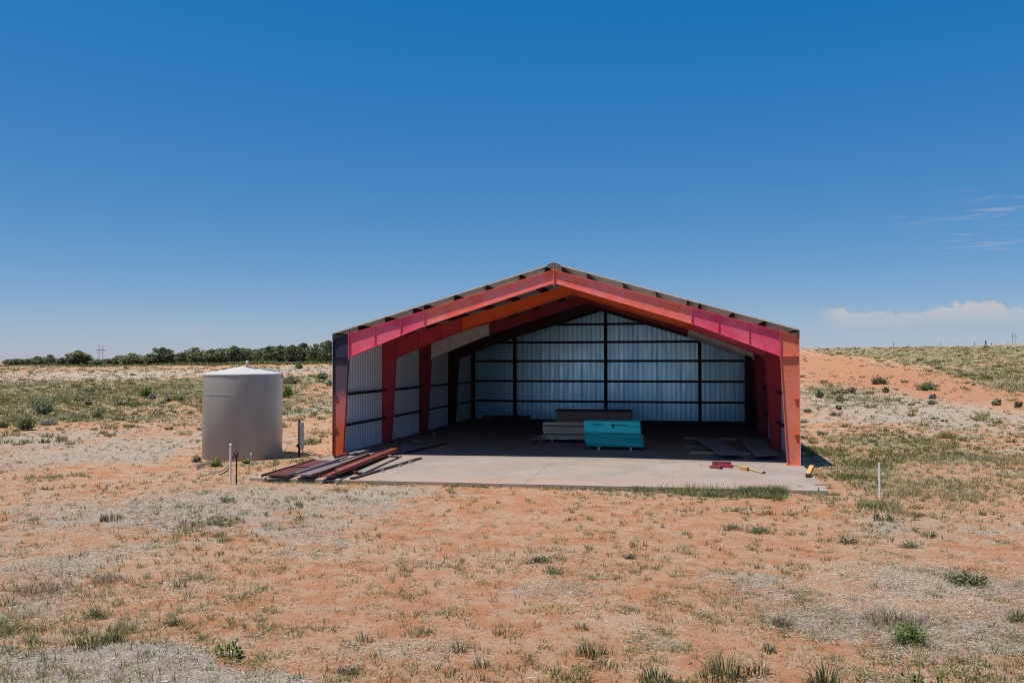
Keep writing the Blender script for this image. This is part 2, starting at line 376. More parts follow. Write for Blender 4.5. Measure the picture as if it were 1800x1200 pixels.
def rafter(b, right, mat, label=None):
    y0, y1, yc = b, b + FW, b + FW / 2; m = MB()
    a0, a1 = A2 + .013, W_ / 2 - .013
    z0, z1 = top(A2) - .63, top(W_ / 2) - .52
    m.prism(mir([(a0, z0 + FT), (a1, z1 + FT), (a1, top(a1) - FT), (a0, top(a0) - FT)], right), yc - .005, yc + .005)
    flange(m, (a0, top(a0) - FT), (a1, top(a1) - FT), FT, y0, y1, right)
    flange(m, (a0, z0), (a1, z1), FT, y0, y1, right)
    o = m.build('rafter', mat, barn)
    if label: o['label'] = label
    return o
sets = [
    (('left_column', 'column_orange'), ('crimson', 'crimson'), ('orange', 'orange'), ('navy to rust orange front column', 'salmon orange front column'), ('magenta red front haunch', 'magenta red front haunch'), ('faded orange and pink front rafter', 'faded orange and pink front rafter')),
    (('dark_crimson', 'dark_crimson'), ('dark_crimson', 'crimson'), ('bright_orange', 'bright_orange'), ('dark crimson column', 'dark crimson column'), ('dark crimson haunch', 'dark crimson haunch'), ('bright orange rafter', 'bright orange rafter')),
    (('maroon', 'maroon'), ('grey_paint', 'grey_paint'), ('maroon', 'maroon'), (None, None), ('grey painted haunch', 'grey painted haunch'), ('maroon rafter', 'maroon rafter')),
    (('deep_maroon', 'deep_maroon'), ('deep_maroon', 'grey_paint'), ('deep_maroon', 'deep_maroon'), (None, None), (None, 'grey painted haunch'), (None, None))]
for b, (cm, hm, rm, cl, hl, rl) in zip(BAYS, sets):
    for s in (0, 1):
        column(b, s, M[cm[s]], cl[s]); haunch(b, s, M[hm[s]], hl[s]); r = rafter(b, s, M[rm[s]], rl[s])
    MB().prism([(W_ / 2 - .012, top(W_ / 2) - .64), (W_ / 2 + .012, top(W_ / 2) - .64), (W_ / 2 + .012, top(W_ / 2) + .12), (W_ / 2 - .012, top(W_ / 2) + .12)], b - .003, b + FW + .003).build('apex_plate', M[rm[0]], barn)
# purlins
OV = .0; PD = .205
def apx(px):    # photo column -> position along the front
    t = (px * 34.87 - 584 * 34.87) / (1406.8 * 31.38 - 584 * 34.87 + px * 3.49); return t * W_
pl = [apx(p) for p in (629, 676, 725, 744, 798, 853, 913, 958)]
pr = [W_ - apx(p) for p in (988, 1033, 1097, 1156, 1213, 1234, 1293, 1349)]
for right, lst in ((0, pl), (1, pr)):
    for a in lst:
        z = top(a) + .004; m = MB(); dz = .065 * SL
        m.prism(mir([(a, z), (a + .006, z), (a + .006, z + PD), (a, z + PD)], right), -OV + .004, D_ - .02)
        m.prism(mir([(a + .006, z + PD - .006), (a + .07, z + PD - .006 + dz), (a + .07, z + PD + dz), (a + .006, z + PD)], right), -OV + .004, D_ - .02)
        m.prism(mir([(a - .065, z - dz), (a, z), (a, z + .006), (a - .065, z + .006 - dz)], right), -OV + .004, D_ - .02)
        m.build('purlin', M['purlin'], barn)
for right in (0, 1):   # eave struts
    m = MB(); z = E_ + .004
    m.prism(mir([(-.02, z), (-.012, z), (-.012, z + .2), (-.02, z + .2)], right), -.02, D_ - .02)
    m.prism(mir([(-.012, z + .192), (.08, z + .22), (.08, z + .228), (-.012, z + .2)], right), -.02, D_ - .02)
    m.prism(mir([(-.012, z), (.08, z), (.08, z + .008), (-.012, z + .008)], right), -.02, D_ - .02)
    m.build('eave_strut', M['dark_steel'], barn)
# roof sheets: ribs run down the slope
def corr(u0, u1, per=.3048, d=.032):
    out = []; u = u0
    while u < u1:
        for du, h in ((0, 0), (.17, 0), (.195, d), (.235, d), (.26, 0)):
            if u + du < u1: out.append((u + du, h))
        u += per
    out.append((u1, 0)); return out
def roof(right):
    m = MB(); z0 = top(0) + PD + .016; prof = corr(-OV, D_ + .12, d=.03); vs = []; n = len(prof)
    for a in (-.035, W_ / 2 - .004):
        for b, h in prof: vs.append(((W_ - a) if right else a, b, z0 + SL * a + h))
    for a in (-.035, W_ / 2 - .004):
        for b, h in prof: vs.append(((W_ - a) if right else a, b, z0 + SL * a + h + .006))
    f = []
    for i in range(n - 1):
        f += [(i, i + 1, n + i + 1, n + i), (2 * n + i, 3 * n + i, 3 * n + i + 1, 2 * n + i + 1), (i, 2 * n + i, 2 * n + i + 1, i + 1), (n + i, n + i + 1, 3 * n + i + 1, 3 * n + i)]
    f += [(0, n, 3 * n, 2 * n), (n - 1, 3 * n - 1, 4 * n - 1, 2 * n - 1)]
    o = m.add(vs, f).build('roof_panel', M['roof_panel'], barn)
    t = MB(); zz = z0 + SL * -.035
    t.prism(mir([(-.035, zz + .034), (W_ / 2 - .25, z0 + SL * (W_ / 2 - .25) + .034), (W_ / 2 - .25, z0 + SL * (W_ / 2 - .25) + .042), (-.035, zz + .042)], right), -OV - .008, -OV + .12)
    t.prism(mir([(-.035, zz - .01), (W_ / 2 - .25, z0 + SL * (W_ / 2 - .25) - .01), (W_ / 2 - .25, z0 + SL * (W_ / 2 - .25) + .033), (-.035, zz + .033)], right), -OV - .008, -OV - .002)
    t.build('rake_trim', M['trim'], o)
    return o
roof(0); roof(1)
zr = top(W_ / 2) + PD + .016 + .04
MB().prism([(W_ / 2 - .28, zr - .28 * SL + .006), (W_ / 2, zr + .012), (W_ / 2 + .28, zr - .28 * SL + .006), (W_ / 2 + .28, zr - .28 * SL + .012), (W_ / 2, zr + .02), (W_ / 2 - .28, zr - .28 * SL + .012)], -OV - .014, D_ + .13).build('ridge_cap', M['trim'], barn)
# wall sheets
def side_wall(right):
    m = MB(); prof = corr(-.01, D_ + .03); n = len(prof); vs = []
    for off in (.004, .010):
        for z in (-.04, E_ + .19):
            for b, h in prof: a = -(off + h); vs.append(((W_ - a) if right else a, b, z))
    f = []
    for i in range(n - 1):
        f += [(i, i + 1, n + i + 1, n + i), (2 * n + i, 2 * n + i + 1, 3 * n + i + 1, 3 * n + i), (i, i + 1, 2 * n + i + 1, 2 * n + i), (n + i, 3 * n + i, 3 * n + i + 1, n + i + 1)]
    f += [(0, n, 3 * n, 2 * n), (n - 1, 2 * n - 1, 4 * n - 1, 3 * n - 1)]
    o = m.add(vs, f).build('wall_panel', M['wall_panel'], barn)
    sgn = lambda a: (W_ - a) if right else a
    for z in (1.18, 2.48):
        for i in range(4):
            b0 = BAYS[i] + FW / 2 + .012; b1 = (BAYS[i + 1] + FW / 2 - .012) if i < 3 else D_ - .01
            g = MB(); 
            g.prism(mir([(0, z - .03), (.2, z - .03), (.2, z - .024), (0, z - .024)], right), b0, b1)
            g.prism(mir([(.194, z - .024), (.2, z - .024), (.2, z + .045), (.194, z + .045)], right), b0, b1)
            g.prism(mir([(0, z - .09), (.006, z - .09), (.006, z - .031), (0, z - .031)], right), b0, b1)
            g.build('girt', M['dark_steel'], barn)
    return o
side_wall(0); side_wall(1)
def back_wall():
    m = MB(); prof = corr(-.02, W_ + .02); extra = [(W_ / 2, 0)]
    prof = sorted(prof + extra); n = len(prof); vs = []
    for off in (.03, .036):
        for a, h in prof: vs.append((a, D_ + off + h, -.04))
        for a, h in prof: vs.append((a, D_ + off + h, top(max(0, min(W_, a))) + .17))
    f = []
    for i in range(n - 1):
        f += [(i, i + 1, n + i + 1, n + i), (2 * n + i, 2 * n + i + 1, 3 * n + i + 1, 3 * n + i), (i, i + 1, 2 * n + i + 1, 2 * n + i), (n + i, 3 * n + i, 3 * n + i + 1, n + i + 1)]
    f += [(0, n, 3 * n, 2 * n), (n - 1, 2 * n - 1, 4 * n - 1, 3 * n - 1)]
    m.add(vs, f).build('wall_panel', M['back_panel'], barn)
    for a in (.16, 3.02, W_ / 2, W_ - 3.05, W_ - .16):
        g = MB(); zt_ = top(a) - .18
        g.box(a - .1, D_ - .24, .002, a + .1, D_ - .226, zt_); g.box(a - .006, D_ - .226, .002, a + .006, D_ - .05, zt_); g.box(a - .1, D_ - .05, .002, a + .1, D_ - .036, zt_)
        g.build('wind_column', M['dark_steel'], barn)
    for z in (1.22, 2.55, 3.88, 5.12, 6.3):
        lim = 0.0 if z < E_ - .1 else (z + .12 - E_) / SL
        g = MB(); a0, a1 = max(.28, lim), W_ - max(.28, lim)
        g.box(a0, D_ - .17, z - .03, a1, D_ + .018, z - .022); g.box(a0, D_ - .178, z - .03, a1, D_ - .17, z + .045); g.box(a0, D_ + .019, z - .10, a1, D_ + .027, z - .022)
        g.build('girt', M['dark_steel'], barn)
    for right in (0, 1):
        g = MB(); g.prism(mir([(.05, top(.05) - .17), (W_ / 2 - .006, top(W_ / 2) - .17), (W_ / 2 - .006, top(W_ / 2) - .002), (.05, top(.05) - .002)], right), D_ - .22, D_ + .02)
        g.build('end_rafter', M['dark_steel'], barn)
back_wall()
# concrete slab
FR, FL = G(1456, 862.5, 0), G(438, 839.5, 0)
inv = lambda p: ((p.x - BO.x) * math.cos(TH) - (p.y - BO.y) * math.sin(TH), (p.x - BO.x) * math.sin(TH) + (p.y - BO.y) * math.cos(TH))
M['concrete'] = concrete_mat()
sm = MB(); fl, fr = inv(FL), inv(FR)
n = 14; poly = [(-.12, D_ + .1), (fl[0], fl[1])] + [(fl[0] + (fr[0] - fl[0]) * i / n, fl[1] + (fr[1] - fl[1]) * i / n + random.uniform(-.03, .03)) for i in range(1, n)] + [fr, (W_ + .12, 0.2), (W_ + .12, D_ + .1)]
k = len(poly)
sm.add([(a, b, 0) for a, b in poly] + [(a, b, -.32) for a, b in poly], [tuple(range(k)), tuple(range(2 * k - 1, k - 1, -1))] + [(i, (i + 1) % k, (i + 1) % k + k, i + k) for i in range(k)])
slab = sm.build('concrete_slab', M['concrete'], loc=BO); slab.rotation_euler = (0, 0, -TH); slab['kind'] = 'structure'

# ================================================================== GROUND
def blob(px, py, rx, ry, amt):
    p = G(px, py); return (p.x, p.y, rx / F * p.y, ry * p.y ** 2 / (F * 3.9), amt)
DRY = [blob(*b) for b in [(420, 880, 170, 28, .5), (540, 935, 130, 26, .45), (320, 905, 160, 25, .35), (80, 900, 130, 30, .3), (120, 985, 70, 14, .4), (60, 1060, 90, 40, .35), (680, 872, 80, 22, .5),
    (1010, 1050, 110, 45, .5), (900, 1040, 60, 16, .4), (1000, 970, 60, 18, .3), (1340, 1030, 90, 26, .5), (1420, 1085, 120, 26, .55), (1560, 1095, 150, 24, .5), (1650, 1025, 140, 22, .55), (1590, 1005, 90, 14, .4),
    (1740, 1130, 90, 26, .45), (720, 1150, 130, 40, .5), (640, 1090, 90, 22, .3), (250, 960, 60, 12, .3), (1540, 930, 90, 20, .4), (1700, 930, 130, 24, .3), (1180, 1130, 70, 20, .25), (230, 1150, 200, 10, .3),
    (100, 800, 160, 24, .55), (250, 790, 130, 18, .3), (60, 770, 120, 14, .5), (480, 780, 60, 20, .2), (560, 720, 60, 14, .5), (1500, 710, 130, 14, .4), (1650, 735, 150, 12, .55), (1600, 700, 120, 10, .35), (170, 660, 260, 5, .5), (520, 648, 80, 4, .4)]]
BARE = [blob(*b) for b in [(1420, 645, 75, 26, 1.2), (1490, 650, 80, 22, 1), (1440, 630, 50, 10, .8), (1500, 672, 70, 8, .5)]]
GREEN = [blob(*b) for b in [(1240, 866, 140, 13, .85), (880, 855, 230, 7, .35), (1460, 800, 60, 40, .55), (1520, 850, 90, 30, .4), (1560, 780, 140, 20, .45), (1680, 810, 120, 18, .25), (1560, 895, 50, 14, .5),
    (520, 812, 90, 12, .5), (420, 818, 50, 12, .35), (560, 770, 40, 30, .35), (330, 830, 50, 14, .35), (170, 1112, 100, 9, .45), (1380, 905, 120, 16, .3), (1720, 860, 90, 20, .2), (150, 690, 220, 18, .45), (60, 735, 60, 18, .35), (510, 670, 70, 14, .3), (100, 840, 140, 10, .15)]]
def blobs(L, x, y):
    s = np.zeros_like(x)
    for bx, by, rx, ry, a in L: s = s + 1.15 * a * np.exp(-(((x - bx) / rx) ** 2 + ((y - by) / ry) ** 2) * 1.2)
    return s
g0, g1, g2 = G(0, 1130), G(330, 1150), G(680, 1215)
def gravel_f(x, y):   # a gravel track crosses in front of the camera
    yl = np.interp(x, [-40, g0.x, g1.x, g2.x, 3, 40], [g0.y + 2, g0.y, g1.y, g2.y, 6.0, 2]) + (fbm(x * .6, y * .6, 40) - .5) * 1.4
    return sstep(.5, -.5, y - yl)
def masks(x, y):
    r = np.hypot(x, y); az = x / np.maximum(y, 1)
    nz = fbm(x * .16, y * .16, 31); nz2 = fbm(x * .7, y * .7, 32)
    left = sstep(-.05, -.25, az); right = sstep(.28, .38, az)
    stri = np.clip(left * sstep(30, 40, r) * sstep(95, 60, r) + right * sstep(38, 50, r) * sstep(110, 80, r), 0, 1)
    dry = .24 + .18 * left * sstep(92, 112, r) * sstep(160, 145, r) + .8 * (nz - .5) + .65 * (nz2 - .5) + blobs(DRY, x, y) + (.05 + .02 * right) * stri + .12 * right * sstep(55, 75, r) + .10 * sstep(30, 60, r)
    green = -.05 + .16 * right * stri + .5 * (nz2 - .5) + blobs(GREEN, x, y) + left * sstep(44, 66, r) * (.66 + .9 * (nz - .5)) * (1 - .4 * sstep(118, 128, r) * sstep(150, 138, r)) + right * sstep(58, 88, r) * (.82 + .7 * (nz - .5)) + .32 * sstep(.3, .42, az) * sstep(20, 28, y) * sstep(58, 40, y)
    bare = np.clip(blobs(BARE, x, y) * (.35 + 1.25 * fbm(x * .22, y * .22, 61)), 0, 1) + .18 * sstep(6, 0, np.abs(x - 2)) * sstep(9, 14, y) * sstep(28, 24, y)
    return dry - bare * .7, green - bare * 1.0, gravel_f(x, y), stri, np.clip(bare, 0, 1) + .35 * stri * left
def lines(a, b, s): return list(np.arange(a, b, s))
ys = lines(-80, 4, 6) + lines(4, 9, .8) + lines(9, 40, .22) + lines(40, 75, .5) + lines(75, 260, 2) + list(260 * 1.16 ** np.arange(0, 22))
xp = lines(0, 22, .22) + lines(22, 50, .6) + lines(50, 200, 2.5) + list(200 * 1.2 ** np.arange(0, 18))
xs = [-v for v in xp[:0:-1]] + xp
X, Y = np.meshgrid(np.array(xs), np.array(ys)); nx, ny = len(xs), len(ys)
Z = zt(X, Y)
idx = np.arange(nx * ny).reshape(ny, nx)
Q = np.stack([idx[:-1, :-1], idx[:-1, 1:], idx[1:, 1:], idx[1:, :-1]], -1).reshape(-1, 4)
M['ground'] = ground_mat()
ground = np_mesh('ground', np.stack([X, Y, Z], -1).reshape(-1, 3), Q, np.zeros((nx * ny, 3)), M['ground'])
ground['kind'] = 'structure'; ground.data.shade_smooth()
for nm, arr in zip(('dry', 'green', 'gravel', 'stri', 'red'), masks(X, Y)):
    a = ground.data.attributes.new(nm, 'FLOAT', 'POINT'); a.data.foreach_set('value', arr.astype(np.float32).ravel())

# ------------------------------------------------------------------ scattered ground cover
ca, sa = math.cos(TH), math.sin(TH)
def on_slab(x, y, marg=0):
    dx, dy = x - BO.x, y - BO.y; a = dx * ca - dy * sa; b = dx * sa + dy * ca
    fb = fl[1] + (fr[1] - fl[1]) * (a - fl[0]) / (fr[0] - fl[0])
    return (a > -.15 - marg) & (a < W_ + .15 + marg) & (b > fb - marg) & (b < D_ + .2)
YT = np.geomspace(5, 215, 700)      # how far away the ground seen along each row of each column is
PYT = np.stack([np.maximum.accumulate(-(636 + F * (CAM_H - zt((-320 + 2440 * (i + .5) / 96 - 900) / F * YT, YT)) / YT)) for i in range(96)])
TANK = G(426.5, 803.0); TANK_R = 1.58
def sample(n, ylo=610, yhi=1270, pw=1.0):
    py = ylo + (yhi - ylo) * rng.random(n) ** pw; px = -320 + 2440 * rng.random(n)
    ci = np.clip(((px + 320) / 2440 * 96).astype(int), 0, 95); Yd = np.zeros(n)
    for i in range(96):
        k = ci == i; Yd[k] = np.interp(-py[k], PYT[i], YT)
    Yd *= 1 + .004 * rng.normal(0, 1, n)
    x = (px - 900) / F * Yd
    ok = (py > 636 - (636 + PYT[ci, -1]) ) & ~on_slab(x, Yd, .03) & (np.hypot(x - TANK.x, Yd - TANK.y) > TANK_R + .02)
    return x[ok], Yd[ok]
def blades(x, y, k, rad, h0, h1, w, lean, cols, jit=.25, zoff=-.01):
    n = len(x); x = np.repeat(x, k); y = np.repeat(y, k); N = n * k
    rad = np.repeat(np.broadcast_to(rad, n), k); h0 = np.repeat(np.broadcast_to(h0, n), k); h1 = np.repeat(np.broadcast_to(h1, n), k)
    w = np.repeat(np.broadcast_to(w, n), k); lean = np.repeat(np.broadcast_to(lean, n), k)
    a = rng.random(N) * 2 * np.pi; rr = rad * np.sqrt(rng.random(N))
    bx, by = x + rr * np.cos(a), y + rr * np.sin(a); bz = zt(bx, by) + zoff
    h = h0 + (h1 - h0) * rng.random(N); la = a + rng.normal(0, .9, N); L = lean * h * rng.random(N) * 1.4
    s = rng.random(N) * np.pi; sx, sy = np.cos(s) * w / 2, np.sin(s) * w / 2
    wid = .8
    V = np.empty((N, 3, 3)); V[:, 0] = np.stack([bx - sx, by - sy, bz], -1); V[:, 1] = np.stack([bx + sx, by + sy, bz], -1)
    V[:, 2] = np.stack([bx + L * np.cos(la) + sx * wid * 0, by + L * np.sin(la), bz + h], -1)
    C = np.repeat(cols, k, 0) * (1 + jit * rng.normal(0, 1, (N, 1))); C = np.clip(C, .01, .9)
    return V.reshape(-1, 3), np.repeat(C, 3, 0)
def build_tris(name, parts, mat):
    V = np.concatenate([p[0] for p in parts]); C = np.concatenate([p[1] for p in parts])
    return np_mesh(name, V, np.arange(len(V), dtype=np.int32).reshape(-1, 3), C, mat)
WARM = np.array([1.06, .97, .70])
def pick(pal, n):
    pal = np.array(pal); return pal[rng.integers(0, len(pal), n)]
GREENS = [(.165, .18, .075), (.12, .145, .052), (.21, .205, .095), (.25, .235, .125), (.15, .175, .09), (.28, .25, .12), (.095, .115, .045)]
GREYG = [(.26, .26, .165), (.32, .31, .205), (.21, .225, .145), (.36, .33, .235)]
STRAW = [(.48, .40, .29), (.41, .34, .24), (.54, .46, .345), (.36, .30, .225), (.32, .27, .215), (.46, .40, .32)]
MAUVE = [(.26, .19, .135), (.31, .245, .18), (.22, .155, .11), (.35, .29, .22)]
pxw = lambda y: y / 857.0    # metres per picture pixel at depth y
parts = []
# small upright green weeds, thick where the ground is green, thin elsewhere
x, y = sample(300000); d, g, gv, st, _ = masks(x, y); pn = fbm(x * 1.6, y * 1.6, 77)
p = np.clip((g + 1.3 * (pn - .5) - .12) * 1.1, 0.0, 1) * (1 - .96 * gv) + .034
lf = fbm(x * .3, y * .3, 123); p = p * np.where(y < 42, .3 + 1.25 * sstep(.40, .60, lf), 1)
k = rng.random(len(x)) < p * .62; x, y, g = x[k], y[k], g[k]
sc = np.clip(.5 + .5 * g, .5, 1.1); far = sstep(40, 90, y)
cl = np.where((fbm(x * .3, y * .3, 90) > .5)[:, None], pick(GREENS, len(x)), pick(GREYG, len(x))) * WARM
parts.append(blades(x, y, 12, .045 + .04 * sc + .25 * far, .03, .09 + .11 * sc + .12 * far, np.maximum(.012, .75 * pxw(y)), .75, cl))
# low leafy mats
x, y = sample(130000); d, g, gv, st, _ = masks(x, y); pn = fbm(x * 2.3, y * 2.3, 57)
k = rng.random(len(x)) < np.clip((pn - .56) * 4 + .6 * g, 0.01, 1) * (1 - gv) * .5; x, y = x[k], y[k]
parts.append(blades(x, y, 12, .09, .015, .06, np.maximum(.022, .8 * pxw(y)), 2.2, pick(GREENS + GREYG, len(x)) * WARM))
# thick weeds along the slab's front edge and by its right corner
def edge_weeds(n, p0, p1, dep, h, kk=10):
    P0, P1 = G(*p0), G(*p1); t = rng.random(n); q = rng.random(n) ** 1.4 * dep
    x = P0.x + (P1.x - P0.x) * t; y = P0.y + (P1.y - P0.y) * t - q
    k = (~on_slab(x, y, .02)) & (rng.random(n) < .12 + 1.0 * (fbm(x * 1.1, y * 1.1, 15) > .47)); x, y = x[k], y[k]
    hh = h * (.5 + .9 * fbm(x * 1.1, y * 1.1, 19)) * (1 - .5 * q[k] / dep)
    parts.append(blades(x, y, kk, .09, .05, hh, np.maximum(.026, .8 * pxw(y)), 1.15, pick(GREENS + GREYG, len(x)) * np.array([.95, .97, .78])))
edge_weeds(2000, (1180, 858), (1366, 864), 1.5, .42, 14)
edge_weeds(750, (1105, 856), (1190, 858), 1.1, .34)
edge_weeds(900, (640, 845), (1110, 856), 1.0, .17, 8)
edge_weeds(350, (455, 843), (640, 846), .7, .16, 8)
edge_weeds(260, (1400, 864), (1465, 866), .5, .13, 8)
x, y = sample(9000, 612, 800); d, g, gv, st, rd = masks(x, y); k = (rng.random(len(x)) < np.clip(.03 + .16 * np.clip(g, 0, 1), 0, 1)) & (y > 40); x, y = x[k], y[k]; n_ = len(x)
rs = .16 + .30 * rng.random(n_) ** 2; cc = pick(GREENS + GREYG + [(.13, .15, .095)] * 3, n_) * WARM
parts.append(blades(x, y, 70, rs, .05, rs * (1.0 + .5 * rng.random(n_)), np.maximum(.03, .9 * pxw(y)), .9, cc, .3))
build_tris('weeds', parts, M['veg'])['kind'] = 'stuff'
# bleached straw and litter lying on the soil
parts = []
x, y = sample(420000, 660); d, g, gv, st, _ = masks(x, y); pn = fbm(x * 1.1, y * 1.1, 66); pq = fbm(x * 4, y * 4, 67, 3)
p = np.clip((d + .9 * (pn - .5) + .6 * (pq - .5) - .16) * 1.25, 0, 1) * (1 - .92 * gv) + .008
k = rng.random(len(x)) < p; x, y = x[k], y[k]; n = len(x)
Ls = (.04 + .12 * rng.random(n)) * (1 + sstep(30, 80, y)); w = np.maximum(.005, .42 * pxw(y)); a = rng.normal(.1, 1.1, n)
z0 = zt(x, y) + .006 + .03 * rng.random(n) ** 2
dx, dy = np.cos(a) * Ls, np.sin(a) * Ls * 1.0; sx, sy = -np.sin(a) * w / 2, np.cos(a) * w / 2
V = np.stack([np.stack([x - sx, y - sy, z0], -1), np.stack([x + sx, y + sy, z0 + .004], -1), np.stack([x + dx, y + dy, zt(x + dx, y + dy) + .008 + .05 * rng.random(n) ** 2], -1)], 1)
mv = (fbm(x * .35, y * .35, 44) > .56)[:, None] & (rng.random(n) < .35)[:, None]
C = np.where(mv, pick(MAUVE, n), pick(STRAW, n)) * (1 + .18 * rng.normal(0, 1, (n, 1)))
parts.append((V.reshape(-1, 3), np.repeat(np.clip(C, .02, .8), 3, 0)))
# short standing dry stubble
x, y = sample(90000); d, g, gv, st, _ = masks(x, y); pn = fbm(x * 1.1, y * 1.1, 66)
k = rng.random(len(x)) < np.clip((d + .9 * (pn - .5) - .25) * 1.2, 0, 1) * (1 - .95 * gv) * .55 + .005; x, y = x[k], y[k]
mv = (fbm(x * .35, y * .35, 44) > .54)[:, None]
parts.append(blades(x, y, 6, .07, .02, .12 + .08 * sstep(40, 80, y), np.maximum(.006, .55 * pxw(y)), 1.3, np.where(mv, pick(MAUVE, len(x)), pick(STRAW, len(x)))))
build_tris('dry_grass', parts, M['veg'])['kind'] = 'stuff'
# stones and clods
def stones(x, y, r, cols):
    n = len(x); oct_ = np.array([(1, 0, 0), (0, 1, 0), (-1, 0, 0), (0, -1, 0), (0, 0, 1), (0, 0, -1)], float)
    fc = np.array([(0, 1, 4), (1, 2, 4), (2, 3, 4), (3, 0, 4), (1, 0, 5), (2, 1, 5), (3, 2, 5), (0, 3, 5)])
    s = (.55 + .7 * rng.random((n, 6, 1))) * r[:, None, None]; th = rng.random(n) * 6.28
    V = oct_[None] * s; V[:, :, 2] *= .6
    c, s_ = np.cos(th)[:, None], np.sin(th)[:, None]; vx = V[:, :, 0] * c - V[:, :, 1] * s_; vy = V[:, :, 0] * s_ + V[:, :, 1] * c
    P = np.stack([vx + x[:, None], vy + y[:, None], V[:, :, 2] + zt(x, y)[:, None] + r[:, None] * .15], -1)
    T = P[:, fc].reshape(-1, 3); return T, np.repeat(cols, 24, 0)
x, y = sample(60000, 1080); gv = gravel_f(x, y); k = rng.random(len(x)) < gv * .55; x, y = x[k], y[k]
r = .006 + .016 * rng.random(len(x)) ** 2.2 + .025 * (rng.random(len(x)) > .985)
cs = pick([(.42, .355, .295), (.36, .30, .245), (.46, .395, .33), (.31, .25, .20), (.40, .30, .225)], len(x))
build_tris('gravel', [stones(x, y, r, cs)], M['stone'])['kind'] = 'stuff'
x, y = sample(80000, 690); d, g, gv, st, _ = masks(x, y); k = rng.random(len(x)) < .45 * (1 - gv); x, y = x[k], y[k]
r = np.maximum(.007 + .02 * rng.random(len(x)) ** 2.5, .3 * pxw(y))
build_tris('soil_clods', [stones(x, y, r, pick([(.30, .15, .085), (.36, .19, .11), (.24, .12, .07), (.38, .26, .18), (.14, .09, .06)], len(x)))], M['stone'])['kind'] = 'stuff'

# ------------------------------------------------------------------ plants one can tell apart
def blade5(base, ang, h, lean, w, cols, V, T, C):
    d = np.array([math.cos(ang), math.sin(ang), 0]); s = np.array([-d[1], d[0], 0]) * w / 2
    b = np.array(base); m = b + d * lean * h * .35 + np.array([0, 0, h * .62]); t = b + d * lean * h + np.array([0, 0, h * (1 - .25 * min(lean, 1.2))])
    i = len(V); V += [b - s * .7, b + s * .7, m + s, m - s, t]; T += [(i, i + 1, i + 2), (i, i + 2, i + 3), (i + 3, i + 2, i + 4)]; C += [cols] * 5
def leafq(c, size, V, T, C, colr, up=.5):
    nrm = rng.normal(0, 1, 3); nrm[2] = abs(nrm[2]) + up; nrm /= np.linalg.norm(nrm)
    a = np.cross(nrm, rng.normal(0, 1, 3)); a /= np.linalg.norm(a) + 1e-9; b = np.cross(nrm, a)
    i = len(V); V += [c - a * size, c + b * size * .45, c + a * size, c - b * size * .45]; T += [(i, i + 1, i + 2), (i, i + 2, i + 3)]; C += [colr] * 4
def plant(kind, p, w, h, label, cat, pal, n=60, group=None):
    V, T, C = [], [], []; pal = np.array(pal); ax, ay = w / 2, w / 2 * .8
    mpp = pxw(p.y)
    for i in range(n):
        a = rng.random() * 6.283; r = math.sqrt(rng.random()); bx, by = math.cos(a) * r * ax, math.sin(a) * r * ay
        c = pal[rng.integers(len(pal))] * (1 + .2 * rng.normal()); c = np.clip(c, .015, .7)
        hz = float(zt(p.x + bx, p.y + by)) - p.z
        hh = h * (1 - .55 * r * r) * (.55 + .55 * rng.random())
        if kind == 'grass':
            blade5((bx * .8, by * .8, hz - .01), a + rng.normal(0, .8), hh, .25 + .55 * rng.random(), max(.014, .9 * mpp), c, V, T, C)
        elif kind == 'dry':
            for q in range(3): blade5((bx * .8 + rng.normal(0, .02), by * .8 + rng.normal(0, .02), hz - .01), a + rng.normal(0, 1.2), hh * (.5 + .5 * rng.random()), .2 + 1.1 * rng.random(), max(.007, .5 * mpp), np.clip(c * (.7 + .6 * rng.random()), .02, .6), V, T, C)
        elif kind == 'stalk':
            blade5((bx, by, hz - .01), a, hh * 1.1, .12 + .2 * rng.random(), max(.014, .9 * mpp), c, V, T, C)
            for q in range(5):
                leafq(np.array([bx, by, hz + hh * (.35 + .12 * q)]) + rng.normal(0, .02, 3), .03 + .02 * rng.random(), V, T, C, c * 1.1)
        else:   # bush: twigs carrying many leaves
            blade5((bx * .35, by * .35, hz - .01), a, hh, .5 * r + .1, max(.010, .5 * mpp), np.clip(c * .8, .01, 1), V, T, C)
            for q in range(9):
                t = .25 + .75 * rng.random()
                leafq(np.array([bx * (.35 + .65 * t), by * (.35 + .65 * t), hz + hh * t]) + rng.normal(0, .06 * w / 2 + .01, 3), max(w * .035, 1.1 * mpp) * (.6 + .7 * rng.random()), V, T, C, np.clip(c * (.75 + .5 * rng.random()), .01, .8))
    nm = {'grass': 'grass_clump', 'stalk': 'tall_weed', 'bush': 'bush', 'dry': 'dry_bush'}[kind]
    if cat == 'dry bush': nm = 'dry_bush'
    o = np_mesh(nm, np.array(V), np.array(T, np.int32), np.array(C), M['veg']); o.location = p
    return tag(o, label, cat, group)
DG = [(.085, .095, .034), (.125, .13, .05), (.165, .165, .07), (.28, .23, .13)]
BG = [(.11, .17, .035), (.15, .21, .05), (.085, .13, .034)]
GG = [(.20, .20, .11), (.25, .245, .15), (.15, .155, .085)]
DB = [(.26, .20, .145), (.34, .27, .20), (.20, .15, .11), (.42, .35, .27)]
YG = [(.19, .22, .05), (.24, .26, .08), (.13, .17, .045)]
SG = [(.22, .25, .155), (.28, .30, .21), (.17, .195, .12)]
def pp(kind, px, py, wpx, hpx, label, cat, pal, n=60):
    p = G(px, py); plant(kind, p, wpx / F * p.y, hpx / F * p.y, label, cat, pal, n)
pp('grass', 1270, 1192, 92, 60, 'large dark spiky grass clump near the bottom edge, right of centre', 'grass clump', DG, 120)
pp('grass', 1330, 1184, 58, 36, 'lower dark grass clump touching the right side of the largest spiky clump', 'grass clump', DG + STRAW[:2], 60)
